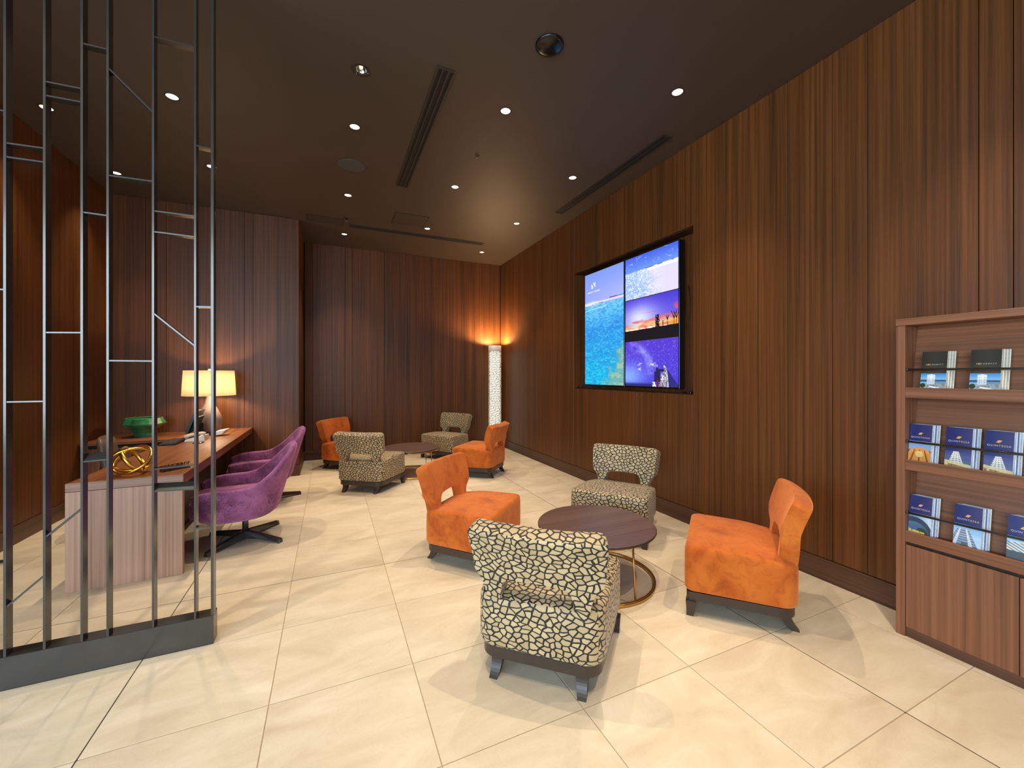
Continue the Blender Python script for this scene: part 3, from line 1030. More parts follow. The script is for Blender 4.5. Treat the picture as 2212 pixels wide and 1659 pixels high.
def pic_three(u, v):
    img = np.zeros(u.shape + (3,))
    n = vnoise(u, v, 8, 30, 21); n2 = vnoise(u, v, 20, 60, 22); n3 = vnoise(u, v, 5, 8, 23)
    # beach
    w = v / 0.325
    a = mixc((66, 96, 226), (110, 150, 236), w / 0.35)
    a = over(a, (220, 228, 250), np.clip((n2 - 0.64) * 4, 0, 0.7) * (w < 0.26) * (n3 > 0.45))
    beach = mixc((140, 176, 236), (222, 214, 242), sstep(0.25, 0.75, u + (n - 0.5) * 0.3 - w * 0.12 + 0.1))
    fo = vnoise(u, v, 46, 200, 41, 3)
    beach = over(beach, (240, 244, 253), np.clip((fo - 0.40) * 3, 0, 0.9) * (1 - sstep(0.30, 0.72, u - w * 0.2)))
    a = np.where((w > 0.36 - 0.02 * u)[..., None], beach, a)
    a = over(a, (240, 240, 250), (np.abs(w - 0.39) < 0.035) * (u > 0.45) * 1.0)
    a = over(a, (84, 84, 120), (np.abs(w - 0.355) < 0.008) * (u > 0.4) * (n2 > 0.48) * 1.0)
    # sunset
    s = (v - 0.330) / 0.315
    b = mixc((70, 56, 206), (120, 110, 236), s * 1.2)
    glow = np.exp(-(((u - 0.30) / 0.33) ** 2 + ((s - 0.50) / 0.34) ** 2))
    b = over(b, (214, 222, 255), glow)
    low = sstep(0.50, 0.72, s + 0.15 * (u - 0.5))
    b = over(b, (250, 214, 120), low * 0.9)
    cl = np.clip((vnoise(u, v, 4, 50, 25) - 0.5) * 6, 0, 1)
    b = over(b, (226, 90, 110), cl * sstep(0.35, 0.65, s + 0.25 * u) * 0.8)
    b = over(b, (250, 150, 50), low * np.clip((n - 0.45) * 4, 0, 1))
    gr = 0.765 - 0.03 * u
    b = over(b, (246, 236, 250), (np.abs(s - gr) < 0.035) * (u < 0.62) * (n2 > 0.42))
    tree = (np.abs(u - 0.64) < 0.035 * (0.6 + n2)) & (s > 0.46) & (s < gr)
    b = over(b, (14, 10, 30), tree * (vnoise(u, v, 60, 160, 29, 2) > 0.38))
    for (tx, top) in ((0.74, 0.62), (0.82, 0.52), (0.93, 0.44), (0.97, 0.48)):
        b = over(b, (22, 12, 30), (np.abs(u - tx) < 0.006) * (s > top) * (s < gr))
        b = over(b, (22, 12, 30), (np.abs(np.abs(u - tx) - (gr - 0.12 - s) * 0.25) < 0.006) * (s > top) * (s < gr - 0.12) * 0.9)
    b = over(b, (8, 6, 16), (s > gr) * 1.0)
    # night sky
    t = (v - 0.652) / 0.348
    c = mixc((84, 54, 206), (70, 60, 214), t)
    c = over(c, (126, 164, 252), np.exp(-(((u - 0.05) / 0.35) ** 2 + ((t - 0.78) / 0.30) ** 2)))
    mw = np.exp(-((u - 0.20 - 0.55 * t + (n3 - 0.5) * 0.25) / 0.10) ** 2)
    c = over(c, (150, 150, 246), mw * np.clip(n * 1.8 - 0.4, 0, 1) * (t < 0.75))
    rng = np.random.RandomState(5)
    st_ = rng.rand(*u.shape)
    c = over(c, (206, 200, 255), (st_ > 0.982) * (t < 0.85))
    c = over(c, (226, 230, 255), np.clip((vnoise(u, v, 9, 30, 33) - 0.62) * 9, 0, 1) * (t > 0.48) * (t < 0.66) * (np.abs(u - 0.45) < 0.2))
    c = over(c, (40, 40, 110), sstep(0.90, 0.97, t) * (u < 0.6))
    d = (u - 0.78)
    rock = (t > 0.58 + np.where(d < -0.03, -d * 2.4, d * 1.7)) & (u > 0.55)
    c = over(c, (40, 40, 120), rock * 1.0)
    c = over(c, mixc((90, 86, 110), (238, 234, 244), vnoise(u, v, 40, 90, 37, 3) * 2.2 - 0.7), rock * (d < 0.03 + (t - 0.6) * 0.08) * 1.0)
    man = ((np.abs(u - 0.64) < 0.055) & (t > 0.68) & (t < 0.90)) | ((np.abs(u - 0.64) < 0.022) & (t > 0.60) & (t < 0.70)) | ((np.abs(u - 0.70) < 0.06) & (np.abs(t - 0.66) < 0.025))
    c = over(c, (34, 26, 84), man * 1.0)
    c = over(c, (110, 30, 60), (np.abs(u - 0.645) < 0.022) * (t > 0.86) * 1.0)
    c = over(c, (230, 228, 244), (u > 0.55) * (u < 0.61) * (t > 0.90) * (vnoise(u, v, 40, 90, 38, 3) > 0.45))
    img = np.where((v < 0.326)[..., None], a, img)
    img = np.where(((v > 0.331) & (v < 0.648))[..., None], b, img)
    img = np.where((v > 0.654)[..., None], c, img)
    return img


letter_glow = plain('letter_glow', (0.8, 0.8, 0.8), emit=(1, 1, 1), estr=1.0)
for (y1, y0, fn, lab) in ((4.698, 3.872, pic_sea, 'portrait display showing a turquoise sea under a lavender sky'),
                          (3.860, 3.034, pic_three, 'portrait display split into beach, sunset and starry night pictures')):
    t = thing('wall_display', lab, 'display', (TXF + 0.05, (y0 + y1) / 2, DZ0))
    part('casing', MB().box(TXF + 0.002, TXF + 0.075, y0, y1, DZ0 - 0.012, DZ1 + 0.012, bev=0.003), black_gloss, t)
    W_, H_ = y1 - y0 - 0.022, DZ1 - DZ0
    painted('screen', (TXF, y1 - 0.011, DZ1), (0, -1, 0), (0, 0, 1), W_, H_, 220, 380, fn, screen_mat, t)
    if fn is pic_sea:
        cy, cz = y1 - 0.205, DZ1 - 0.225
        cz += 0.035
        lg = text_mb('h', 0.092, (TXF - 0.0008, cy + 0.025, cz - 0.020), (0, -1, 0), (0, 0, 1), (-1, 0, 0), 0.0005)
        l2 = text_mb('h', 0.092, (TXF - 0.0008, cy - 0.022, cz + 0.062), (0, 1, 0), (0, 0, -1), (-1, 0, 0), 0.0005)
        lg.add(l2.v, l2.f)
        part('monogram', lg, letter_glow, t)
        part('lettering', text_mb('HEWITT RESORT', 0.026, (TXF - 0.0008, cy - 0.01, cz - 0.072), (0, -1, 0), (0, 0, 1), (-1, 0, 0), 0.0004, spacing=1.5), letter_glow, t)
    part('wall_bracket', MB().box(TXF + 0.076, WX + RD - 0.013, (y0 + y1) / 2 - 0.2, (y0 + y1) / 2 + 0.2, 1.8, 2.3), black_matt, t)
for (yy, lab) in ((2.93, 'thin black cable hanging in the recess beside the split display'), ):
    c_ = thing('display_cable', lab, 'cable', (3.28, yy, 1.27))
    part('cable', MB().tube([(3.30, yy + 0.06, 2.35), (3.285, yy + 0.02, 2.2), (3.28, yy + 0.045, 1.95), (3.275, yy + 0.02, 1.7), (3.26, yy + 0.03, 1.45), (3.24, yy + 0.02, 1.30), (3.22, yy + 0.06, 1.272)], 0.004, 8), black_matt, c_)
for (y_, lab) in ((4.80, 'small black sensor box on the recess sill under the sea display'), (2.92, 'small black sensor box on the recess sill under the split display')):
    s_ = thing('sensor_box', lab, 'sensor', (3.205, y_, RZ0 + 0.012))
    part('housing', MB().box(3.203, 3.235, y_ - 0.045, y_ + 0.045, RZ0 + 0.0125, RZ0 + 0.03, bev=0.003), black_gloss, s_)
    part('lens', MB().box(3.2015, 3.2028, y_ - 0.02, y_ - 0.008, RZ0 + 0.017, RZ0 + 0.026), chrome, s_)

# ================================================================ LOUNGE CHAIRS


def rounded_outline(pts, radii, seg=7):
    out = []
    n = len(pts)
    for i in range(n):
        p, a, b = Vector(pts[i]), Vector(pts[i - 1]), Vector(pts[(i + 1) % n])
        d1, d2 = (a - p).normalized(), (b - p).normalized()
        ang = d1.angle(d2)
        r = radii[i]
        tl = r / math.tan(ang / 2)
        c = p + (d1 + d2).normalized() * (r / math.sin(ang / 2))
        s, e = p + d1 * tl - c, p + d2 * tl - c
        a0 = math.atan2(s.y, s.x); a1 = math.atan2(e.y, e.x)
        da = (a1 - a0 + math.pi) % (2 * math.pi) - math.pi
        for k in range(seg + 1):
            t = a0 + da * k / seg
            out.append((c.x + r * math.cos(t), c.y + r * math.sin(t)))
    # resample long edges a little
    res = []
    for i, p in enumerate(out):
        q = out[(i + 1) % len(out)]
        d = math.dist(p, q)
        k = max(1, int(d / 0.05))
        for j in range(k):
            res.append((p[0] + (q[0] - p[0]) * j / k, p[1] + (q[1] - p[1]) * j / k))
    return res


def seat_mb():
    pts = [(-0.302, -0.288), (0.302, -0.288), (0.345, 0.300), (-0.345, 0.300)]
    out = rounded_outline(pts, [0.095, 0.095, 0.045, 0.045])

    def ring(inset, z, crown=0.0):
        r = []
        for (x, y) in out:
            k = 1 - inset / 0.33
            X, Y = x * k, y * k
            r.append((X, Y, z - 0.026 * sstep(0.0, -0.29, np.array(Y)) * (1 if z > 0.36 else 0)))
        return r
    rs = [ring(0.030, 0.142), ring(0.008, 0.150), ring(0.0, 0.165), ring(-0.001, 0.27), ring(0.0, 0.375), ring(0.003, 0.400), ring(0.010, 0.411), ring(0.022, 0.417), ring(0.045, 0.420), ring(0.11, 0.424), ring(0.20, 0.428), ring(0.29, 0.430), ring(0.322, 0.430)]
    return MB().rings(rs, True, True, True)


def apron_mb():
    pts = [(-0.285, -0.272), (0.285, -0.272), (0.332, 0.288), (-0.332, 0.288)]
    out = rounded_outline(pts, [0.085, 0.085, 0.02, 0.02])
    return MB().rings([[(x, y, 0.090) for x, y in out], [(x, y, 0.1415) for x, y in out]], True, True, False)


def leg_mb(x, y, front):
    m = MB()
    rs = []
    sx = 1 if x > 0 else -1
    for k in range(9):
        t = k / 8
        z = 0.0895 * (1 - t)
        if front:
            h = 0.029 - 0.010 * t
            cx = x + sx * (0.010 - 0.0 * t) - sx * h * 0 + sx * 0.004 * t
            cy = y + 0.006 * t * t
        else:
            h = 0.029 - 0.009 * t
            cx = x + sx * 0.006 * t * t
            cy = y - 0.048 * t * t
        rs.append([(cx - h, cy - h, z), (cx + h, cy - h, z), (cx + h, cy + h, z), (cx - h, cy + h, z)])
    m.rings(rs, True, True, True)
    m.s = [False] * len(m.f)
    return m


def backrest_mesh():
    us = [-1, -0.985, -0.95, -0.895, -0.85, -0.815, -0.79, -0.74, -0.67, -0.62, -0.59, -0.565, -0.53, -0.48, -0.40, -0.26, -0.12, 0]
    us = us + [-u for u in us[-2::-1]]
    la = [0, 0.40, 0.48, 0.53, 0.565, 0.59, 0.79, 0.815, 0.85, 0.895, 0.95, 1.0]
    lz = [0.492, 0.488, 0.480, 0.462, 0.415, 0.330, 0.330, 0.408, 0.448, 0.470, 0.486, 0.515]
    nv = 16
    verts, faces = [], []
    for u in us:
        a = abs(u)
        # lower outline: arch in the middle, stems, cut outer corners
        zb = float(np.interp(a, la, lz))
        zt = 0.739 - 0.016 * max(0, (a - 0.90) / 0.10) ** 2
        for k in range(nv + 1):
            z = zb + (0.532 - zb) * k / 6 if k <= 6 else 0.532 + (zt - 0.532) * (k - 6) / (nv - 6)
            w = 0.304 + 0.020 * float(sstep(0.45, 0.76, np.array(z)))
            x = u * w
            q = max(0.0, (z - 0.44) / 0.305)
            y = -0.236 - 0.012 * (z - 0.34) / 0.1 * (z < 0.44) - 0.012 * (z >= 0.44) - 0.050 * q - 0.042 * q * q + 0.42 * x * x * (0.25 + 0.75 * min(1, q * 2.5))
            verts.append((x, y, z))
    n = nv + 1
    for i in range(len(us) - 1):
        for k in range(nv):
            faces.append((i * n + k, (i + 1) * n + k, (i + 1) * n + k + 1, i * n + k + 1))
    me = bpy.data.meshes.new('backrest_source')
    me.from_pydata(verts, [], faces)
    o = bpy.data.objects.new('backrest_source', me); col.objects.link(o)
    sd = o.modifiers.new('solid', 'SOLIDIFY'); sd.thickness = 0.094; sd.offset = 0.0; sd.use_even_offset = False
    sb = o.modifiers.new('sub', 'SUBSURF'); sb.levels = 2; sb.render_levels = 2
    dg = bpy.context.evaluated_depsgraph_get()
    res = bpy.data.meshes.new_from_object(o.evaluated_get(dg))
    bpy.data.objects.remove(o)
    res.name = 'backrest'
    res.polygons.foreach_set('use_smooth', [True] * len(res.polygons))
    return res


BACK = backrest_mesh()


def make_lounge(name, label, fabric, group):
    t = thing(name, label, 'chair', (0, 0, 0), 0, group)
    part('seat', seat_mb(), fabric, t, local=True)
    b = BACK.copy(); b.materials.clear(); b.materials.append(fabric)
    part('backrest', b, fabric, t, local=True)
    part('base_frame', apron_mb(), leg_mat, t, local=True)
    for (x, y, f) in ((-0.305, 0.262, True), (0.305, 0.262, True), (-0.205, -0.225, False), (0.205, -0.225, False)):
        part('leg', leg_mb(x, y, f), leg_mat, t, local=True)
    return t


def ang(nx, ny):
    return math.atan2(ny, nx) - math.pi / 2


CH = {
    'of_r': ((2.406, 1.778), (-0.621, 0.784)), 'of_l': ((1.068, 3.145), (0.700, -0.710)),
    'ob_r': ((2.028, 5.620), (-0.71, 0.70)), 'ob_l': ((0.266, 6.914), (0.766, -0.643)),
    'pf': ((1.062, 1.866), (0.679, 0.735)), 'pm': ((2.428, 3.024), (-0.82, -0.57)),
    'pl': ((0.482, 5.505), (0.566, 0.824)), 'pr': ((1.883, 7.0), (-0.80, -0.60)),
}
og, pg = 'orange velvet lounge chairs', 'mosaic patterned lounge chairs'
oc = make_lounge('lounge_chair', 'bright orange velvet lounge chair beside the display wall, nearest the brochure cabinet', orange_velvet, og)
oc.location = (*CH['of_r'][0], 0); oc.rotation_euler = (0, 0, ang(*CH['of_r'][1]))
for k, lab in (('of_l', 'orange velvet lounge chair at the front table with its back to the purple chairs'),
               ('ob_r', 'orange velvet lounge chair turned side-on in front of the tall floor lamp'),
               ('ob_l', 'dark orange velvet lounge chair by the far wall, behind a mosaic patterned chair')):
    dup(oc, (*CH[k][0], 0), ang(*CH[k][1]), lab, og)
pc = make_lounge('lounge_chair', 'large mosaic patterned lounge chair seen from behind at the front table', mosaic_fabric, pg)
pc.location = (*CH['pf'][0], 0); pc.rotation_euler = (0, 0, ang(*CH['pf'][1]))
for k, lab in (('pm', 'mosaic patterned lounge chair facing us across the front table below the displays'),
               ('pl', 'mosaic patterned lounge chair seen from behind at the far table'),
               ('pr', 'mosaic patterned lounge chair facing us at the far table near the floor lamp')):
    dup(pc, (*CH[k][0], 0), ang(*CH[k][1]), lab, pg)

# ================================================================ COFFEE TABLES


def circle(r, z, n=64):
    return [(r * math.cos(2 * math.pi * i / n), r * math.sin(2 * math.pi * i / n), z) for i in range(n)]


tab = thing('coffee_table', 'round brown coffee table with brass ring frame among the front lounge chairs', 'table', (1.742, 2.402, 0), 0, 'round coffee tables')
TR, TZ = 0.412, 0.382
part('tabletop', MB().lathe([(0.0005, TZ - 0.020), (TR - 0.01, TZ - 0.020), (TR - 0.002, TZ - 0.016), (TR, TZ - 0.010), (TR, TZ - 0.003), (TR - 0.003, TZ), (0.0005, TZ)], n=72, smooth=False), table_wood, tab, local=True)
part('top_edge', MB().lathe([(TR + 0.0003, TZ - 0.0165), (TR + 0.0025, TZ - 0.014), (TR + 0.0025, TZ - 0.005), (TR + 0.0003, TZ - 0.0025)], n=72), leg_mat, tab, local=True)
part('upper_ring', MB().tube(circle(TR - 0.035, TZ - 0.030), 0.0085, 8, closed=True), brass, tab, local=True)
part('lower_ring', MB().tube(circle(TR - 0.012, 0.012), 0.0, 8, closed=True, sect=[(-0.009, -0.011), (0.009, -0.011), (0.009, 0.011), (-0.009, 0.011)]), brass, tab, local=True)
for a in (-88, 8, 92, 172, -40, 128)[:4]:
    c_, s_ = math.cos(R(a)), math.sin(R(a))
    part('leg', MB().tube([((TR - 0.014) * c_, (TR - 0.014) * s_, 0.022), ((TR - 0.035) * c_, (TR - 0.035) * s_, TZ - 0.024)], 0.0065, 10), brass, tab, local=True)
dup(tab, (1.092, 6.045, 0), R(20), 'round brown coffee table with brass ring frame among the far lounge chairs', 'round coffee tables')

# ================================================================ PURPLE SWIVEL CHAIRS


def shell_mesh():
    """bucket shell facing +y: rim low at the arms, high at the back; open front"""
    nphi, nv = 33, 12
    V, F = [], []
    for i in range(nphi):
        ph = -math.pi * 0.80 + 2 * math.pi * 0.80 * i / (nphi - 1)     # 0 = rear
        a = abs(ph) / math.pi
        high = float(sstep(0.47, 0.10, np.array(a)))
        rim_z = 0.525 + 0.31 * high ** 1.25
        if a > 0.66:
            rim_z -= 0.04 * ((a - 0.66) / 0.14) ** 2
        # plan (superellipse) direction
        sx, cy = math.sin(ph), -math.cos(ph)
        e = 2.6
        rr = (abs(sx / 0.325) ** e + abs(cy / (0.295 if cy < 0 else 0.36)) ** e) ** (-1 / e)
        for k in range(nv + 1):
            t = k / nv
            if t < 0.5:
                s = t / 0.5
                r = 0.20 * rr / 0.325 + (rr - 0.02 - 0.20 * rr / 0.325) * math.sin(s * math.pi / 2)
                z = 0.265 + 0.105 * (1 - math.cos(s * math.pi / 2))
            else:
                s = (t - 0.5) / 0.5
                flare = 0.02 + 0.115 * high
                r = rr - 0.02 + flare * s
                z = 0.37 + (rim_z - 0.37) * s
            nar = 1 - 0.14 * high * max(0, (z - 0.55) / 0.30)
            V.append((sx * r * nar, cy * r, z))
    n = nv + 1
    for i in range(nphi - 1):
        for k in range(nv):
            F.append((i * n + k, (i + 1) * n + k, (i + 1) * n + k + 1, i * n + k + 1))
    me = bpy.data.meshes.new('shell_source')
    me.from_pydata(V, [], F)
    o = bpy.data.objects.new('shell_source', me); col.objects.link(o)
    sd = o.modifiers.new('solid', 'SOLIDIFY'); sd.thickness = 0.042; sd.offset = 1.0
    # thickness goes inwards
    sb = o.modifiers.new('sub', 'SUBSURF'); sb.levels = 1; sb.render_levels = 1
    dg = bpy.context.evaluated_depsgraph_get()
    res = bpy.data.meshes.new_from_object(o.evaluated_get(dg))
    bpy.data.objects.remove(o)
    res.name = 'shell'
    res.polygons.foreach_set('use_smooth', [True] * len(res.polygons))
    res.materials.clear(); res.materials.append(purple_velvet)
    return res


def pad_mb():
    pts = [(-0.25, -0.24), (0.25, -0.24), (0.275, 0.335), (-0.275, 0.335)]
    out = rounded_outline(pts, [0.15, 0.15, 0.08, 0.08])
    rs = []
    for (k, z) in ((0.90, 0.285), (0.97, 0.30), (1.0, 0.34), (1.0, 0.39), (0.97, 0.418), (0.90, 0.430), (0.70, 0.436), (0.35, 0.438), (0.05, 0.438)):
        rs.append([(x * k, (y - 0.04) * k + 0.04, z) for x, y in out])
    return MB().rings(rs, True, True, True)


def under_mb():
    return MB().lathe([(0.03, 0.245), (0.16, 0.25), (0.235, 0.272), (0.26, 0.30)], n=40, cap0=True, cap1=True)


sw = thing('swivel_chair', 'purple velvet swivel chair at the desk, nearer one on a black star base', 'chair', (-0.680, 4.220, 0), R(96), 'purple swivel chairs')
for o_ in (part('shell', shell_mesh(), purple_velvet, sw, local=True), part('seat_cushion', pad_mb(), purple_velvet, sw, local=True), part('seat_pan', under_mb(), purple_velvet, sw, local=True)):
    o_.location = (0, 0.035, 0)
sb_ = part('pole', MB().lathe([(0.024, 0.055), (0.024, 0.246)], n=20, cap0=True, cap1=True), black_metal, sw, local=True)
part('hub', MB().lathe([(0.030, 0.012), (0.034, 0.03), (0.028, 0.062), (0.022, 0.075)], n=20, cap0=True, cap1=True), black_metal, sw, local=True)


def star_arm(a):
    c_, s_ = math.cos(a), math.sin(a)
    rs = []
    for (d, w, zb, zt) in ((0.022, 0.030, 0.020, 0.078), (0.15, 0.027, 0.022, 0.062), (0.34, 0.024, 0.012, 0.038), (0.362, 0.024, 0.0, 0.036), (0.368, 0.021, 0.0, 0.030)):
        rs.append([(c_ * d - s_ * -w, s_ * d + c_ * -w, zb), (c_ * d - s_ * w, s_ * d + c_ * w, zb), (c_ * d - s_ * w * 0.7, s_ * d + c_ * w * 0.7, zt), (c_ * d + s_ * w * 0.7, s_ * d - c_ * w * 0.7, zt)])
    m = MB().rings(rs, True, True, False)
    m.lathe([(0.012, 0.0), (0.012, 0.014)], c_ * 0.345, s_ * 0.345, 10, True, True, False)
    return m


for k in range(4):
    part('star_arm', star_arm(R(-36.5 - 96 + 90 * k)), black_metal, sw, local=True)
sw2 = dup(sw, (-0.670, 5.410, 0), R(98), 'purple velvet swivel chair at the desk, farther one half hidden behind its twin', 'purple swivel chairs')
# the farther base is turned
for ch in sw2.children:
    if ch.name.startswith('star_arm'):
        ch.rotation_euler = (0, 0, R(53.5))

# ================================================================ OFFICE CHAIR BEHIND THE DESK
leather = plain('taupe_leather', lin(92, 76, 60), rough=0.45, noise=0.06, nscale=60)
ofc = thing('office_chair', 'taupe leather office chair behind the concierge desk, mostly hidden', 'chair', (-1.69, 5.08, 0), R(-82))


def slab(w, h, t, y, z0, lean, bow=0.03):
    rs = []
    for k in range(9):
        s = k / 8
        z = z0 + h * s
        ww = w * (1 - 0.16 * s ** 3) - (0.03 if k in (0, 8) else 0)
        tt = t * (0.45 if k in (0, 8) else 1)
        yy = y - lean * s
        r = []
        for j in range(16):
            a = 2 * math.pi * j / 16
            cx = math.copysign(abs(math.cos(a)) ** 0.4, math.cos(a)) * ww
            cy = math.copysign(abs(math.sin(a)) ** 0.6, math.sin(a)) * tt
            r.append((cx, yy + cy + bow * (cx / w) ** 2, z))
        rs.append(r)
    return MB().rings(rs, True, True, True)


part('backrest', slab(0.215, 0.40, 0.032, -0.20, 0.47, 0.06), leather, ofc, local=True)
part('seat', MB().rings([[(x * k, y * k, z) for x, y in rounded_outline([(-0.23, -0.22), (0.23, -0.22), (0.24, 0.24), (-0.24, 0.24)], [0.06] * 4)] for k, z in ((0.9, 0.38), (1, 0.40), (1, 0.44), (0.93, 0.46), (0.1, 0.465))], True, True, True), leather, ofc, local=True)
part('back_bracket', MB().tube([(0, -0.05, 0.375), (0, -0.25, 0.38), (0, -0.27, 0.50), (0, -0.262, 0.60)], 0.016, 10), black_metal, ofc, local=True)
part('pole', MB().lathe([(0.025, 0.07), (0.025, 0.378)], n=16, cap0=True, cap1=True), black_metal, ofc, local=True)
for k in range(5):
    a = 2 * math.pi * k / 5
    part('leg', MB().tube([(0.026 * math.cos(a), 0.026 * math.sin(a), 0.085), (0.27 * math.cos(a), 0.27 * math.sin(a), 0.06)], [0.02, 0.014], 8), black_metal, ofc, local=True)
    part('caster', MB().lathe([(0.012, 0.0), (0.022, 0.012), (0.022, 0.03), (0.012, 0.045)], 0.268 * math.cos(a), 0.268 * math.sin(a), 12, True, True), black_matt, ofc, local=True)

# ================================================================ THINGS ON THE DESK
DT = DZ
# gold orb of interlaced rings
orb = thing('ring_sculpture', 'gold decorative orb of interlaced rings on the near end of the desk', 'ornament', (-1.305, 3.815, DT))
ORC = Vector((-1.305, 3.815, DT + 0.1065))
for (rx, ry, rz, rad) in ((52, 0, -30, 0.127), (-58, 0, 20, 0.124), (60, 0, 95, 0.120)):
    M = Matrix.Rotation(R(rz), 3, 'Z') @ Matrix.Rotation(R(rx), 3, 'X') @ Matrix.Rotation(R(ry), 3, 'Y')
    n = 64
    rs = []
    for i in range(n + 1):
        a = 2 * math.pi * i / n
        d = Vector((math.cos(a), math.sin(a), 0))
        ring = []
        for (dr, dz) in ((-0.006, -0.013), (0.006, -0.013), (0.006, 0.013), (-0.006, 0.013)):
            p = M @ (d * (rad + dr) + Vector((0, 0, dz)))
            ring.append((ORC.x + p.x, ORC.y + p.y, ORC.z + p.z * 0.86))
        rs.append(ring)
    b = MB().rings(rs, False, False, True)
    part('ring', b, gold, orb)

# CONCIERGE sign
sign = thing('desk_sign', 'small CONCIERGE sign of black letters on a wooden block on the desk', 'sign', (-1.08, 3.86, DT))
sd_ = Vector((0.70, 0.71, 0)).normalized(); sn_ = Vector((sd_.y, -sd_.x, 0))
p0 = Vector((-1.125, 3.79, DT))
sl_ = 0.185
q = [p0, p0 + sd_ * sl_, p0 + sd_ * sl_ - sn_ * 0.045, p0 - sn_ * 0.045]
b = MB().add([tuple(v) for v in q] + [(v.x, v.y, DT + 0.020) for v in q], [(3, 2, 1, 0), (4, 5, 6, 7), (0, 1, 5, 4), (1, 2, 6, 5), (2, 3, 7, 6), (3, 0, 4, 7)])
part('block', b, dark_z, sign)
tx = p0 + sd_ * sl_ * 0.5 - sn_ * 0.030 + Vector((0, 0, 0.0203))
part('lettering', text_mb('CONCIERGE', 0.036, tx, sd_, (0, 0, 1), sn_, 0.004, spacing=1.05), black_gloss, sign)

# green ceramic bowl on the side counter
green = plain('green_glaze', lin(46, 118, 76), rough=0.16, noise=0.45, nscale=12, coat=0.6, bump=0.15)
bowl = thing('ceramic_bowl', 'large faceted green glazed bowl on the side counter', 'bowl', (-2.03, 6.235, 0.708))
prof = [(0.11, 0.0), (0.115, 0.006), (0.125, 0.05), (0.17, 0.095), (0.255, 0.145), (0.262, 0.160), (0.222, 0.222), (0.214, 0.225), (0.208, 0.220), (0.235, 0.160), (0.16, 0.105), (0.10, 0.055), (0.0005, 0.045)]
b = MB()
n = 18
rs = []
for (r_, z_) in prof:
    r_ *= 0.78
    rs.append([(-2.03 + r_ * (1 + 0.018 * ((i % 2) - 0.5) * (0.08 < z_ < 0.2)) * math.cos(2 * math.pi * i / n), 6.235 + r_ * (1 + 0.018 * ((i % 2) - 0.5)) * math.sin(2 * math.pi * i / n), 0.708 + z_) for i in range(n)])
b.rings(rs, True, True, False)
part('body', b, green, bowl)
part('rim', MB().lathe([(0.1740, 0.9305), (0.171, 0.9345), (0.166, 0.9345), (0.1630, 0.931)], -2.03, 6.235, 56), plain('green_glaze_rim', lin(86, 176, 110), rough=0.14, noise=0.3, nscale=30), bowl, label='lighter green glazed rim')

# table lamp
LX, LY = -1.372, 6.160
lamp = thing('table_lamp', 'table lamp with a wide cream drum shade and pear shaped ceramic base', 'lamp', (LX, LY, DT))


def fabric_shade(name, c, trans=0.6):
    m, nt, b = new_mat(name)
    N, L = nt.nodes, nt.links
    N.remove(b)
    out = N['Material Output']
    d = N.new('ShaderNodeBsdfDiffuse'); d.inputs[0].default_value = (*c, 1)
    t = N.new('ShaderNodeBsdfTranslucent'); t.inputs[0].default_value = (*c, 1)
    mx = N.new('ShaderNodeMixShader'); mx.inputs[0].default_value = trans
    tc = N.new('ShaderNodeTexCoord')
    nz = N.new('ShaderNodeTexNoise'); nz.inputs['Scale'].default_value = 160
    mp = N.new('ShaderNodeMapping'); mp.inputs['Scale'].default_value = (1, 1, 3)
    L.new(tc.outputs['Object'], mp.inputs['Vector']); L.new(mp.outputs[0], nz.inputs['Vector'])
    r = N.new('ShaderNodeValToRGB')
    r.color_ramp.elements[0].color = (*[x * 0.85 for x in c], 1); r.color_ramp.elements[1].color = (*c, 1)
    L.new(nz.outputs['Fac'], r.inputs['Fac'])
    L.new(r.outputs['Color'], d.inputs[0]); L.new(r.outputs['Color'], t.inputs[0])
    L.new(d.outputs[0], mx.inputs[1]); L.new(t.outputs[0], mx.inputs[2]); L.new(mx.outputs[0], out.inputs['Surface'])
    return m


linen = fabric_shade('linen_shade', lin(236, 222, 194), 0.55)
white_resin = fabric_shade('white_resin', lin(226, 224, 214), 0.22)
lamp_base = plain('lamp_ceramic', lin(156, 136, 130), rough=0.3, noise=0.12, nscale=5, coat=0.3)
part('base', MB().lathe([(0.088, DT + 0.001), (0.095, DT + 0.006), (0.122, DT + 0.06), (0.137, DT + 0.13), (0.128, DT + 0.20), (0.092, DT + 0.28), (0.053, DT + 0.36), (0.035, DT + 0.43), (0.031, DT + 0.475), (0.030, DT + 0.485)], LX, LY, 40, True, True), lamp_base, lamp)
part('stem', MB().lathe([(0.009, DT + 0.4855), (0.009, DT + 0.775)], LX, LY, 12, True, True), brass, lamp)
part('bulb', MB().lathe([(0.012, DT + 0.53), (0.026, DT + 0.56), (0.030, DT + 0.585), (0.022, DT + 0.61), (0.0095, DT + 0.62)], LX, LY, 20), lamp_mat, lamp)
part('finial', MB().lathe([(0.010, DT + 0.776), (0.016, DT + 0.782), (0.017, DT + 0.792), (0.006, DT + 0.80)], LX, LY, 16, True, True), paper, lamp)
SZ0, SZ1 = 1.190, 1.500
part('shade', MB().lathe([(0.276, SZ0), (0.259, SZ1), (0.2575, SZ1), (0.2745, SZ0), (0.276, SZ0)], LX, LY, 64), linen, lamp)
spid = MB()
for k in range(3):
    a = 2 * math.pi * k / 3 + 0.4
    spid.tube([(LX + 0.009 * math.cos(a), LY + 0.009 * math.sin(a), 1.488), (LX + 0.2575 * math.cos(a), LY + 0.2575 * math.sin(a), 1.488)], 0.002, 6)
part('shade_spider', spid, brass, lamp)
l = bpy.data.lights.new('table_lamp_bulb', 'POINT')
l.energy = 30; l.color = (1.0, 0.74, 0.46); l.shadow_soft_size = 0.05
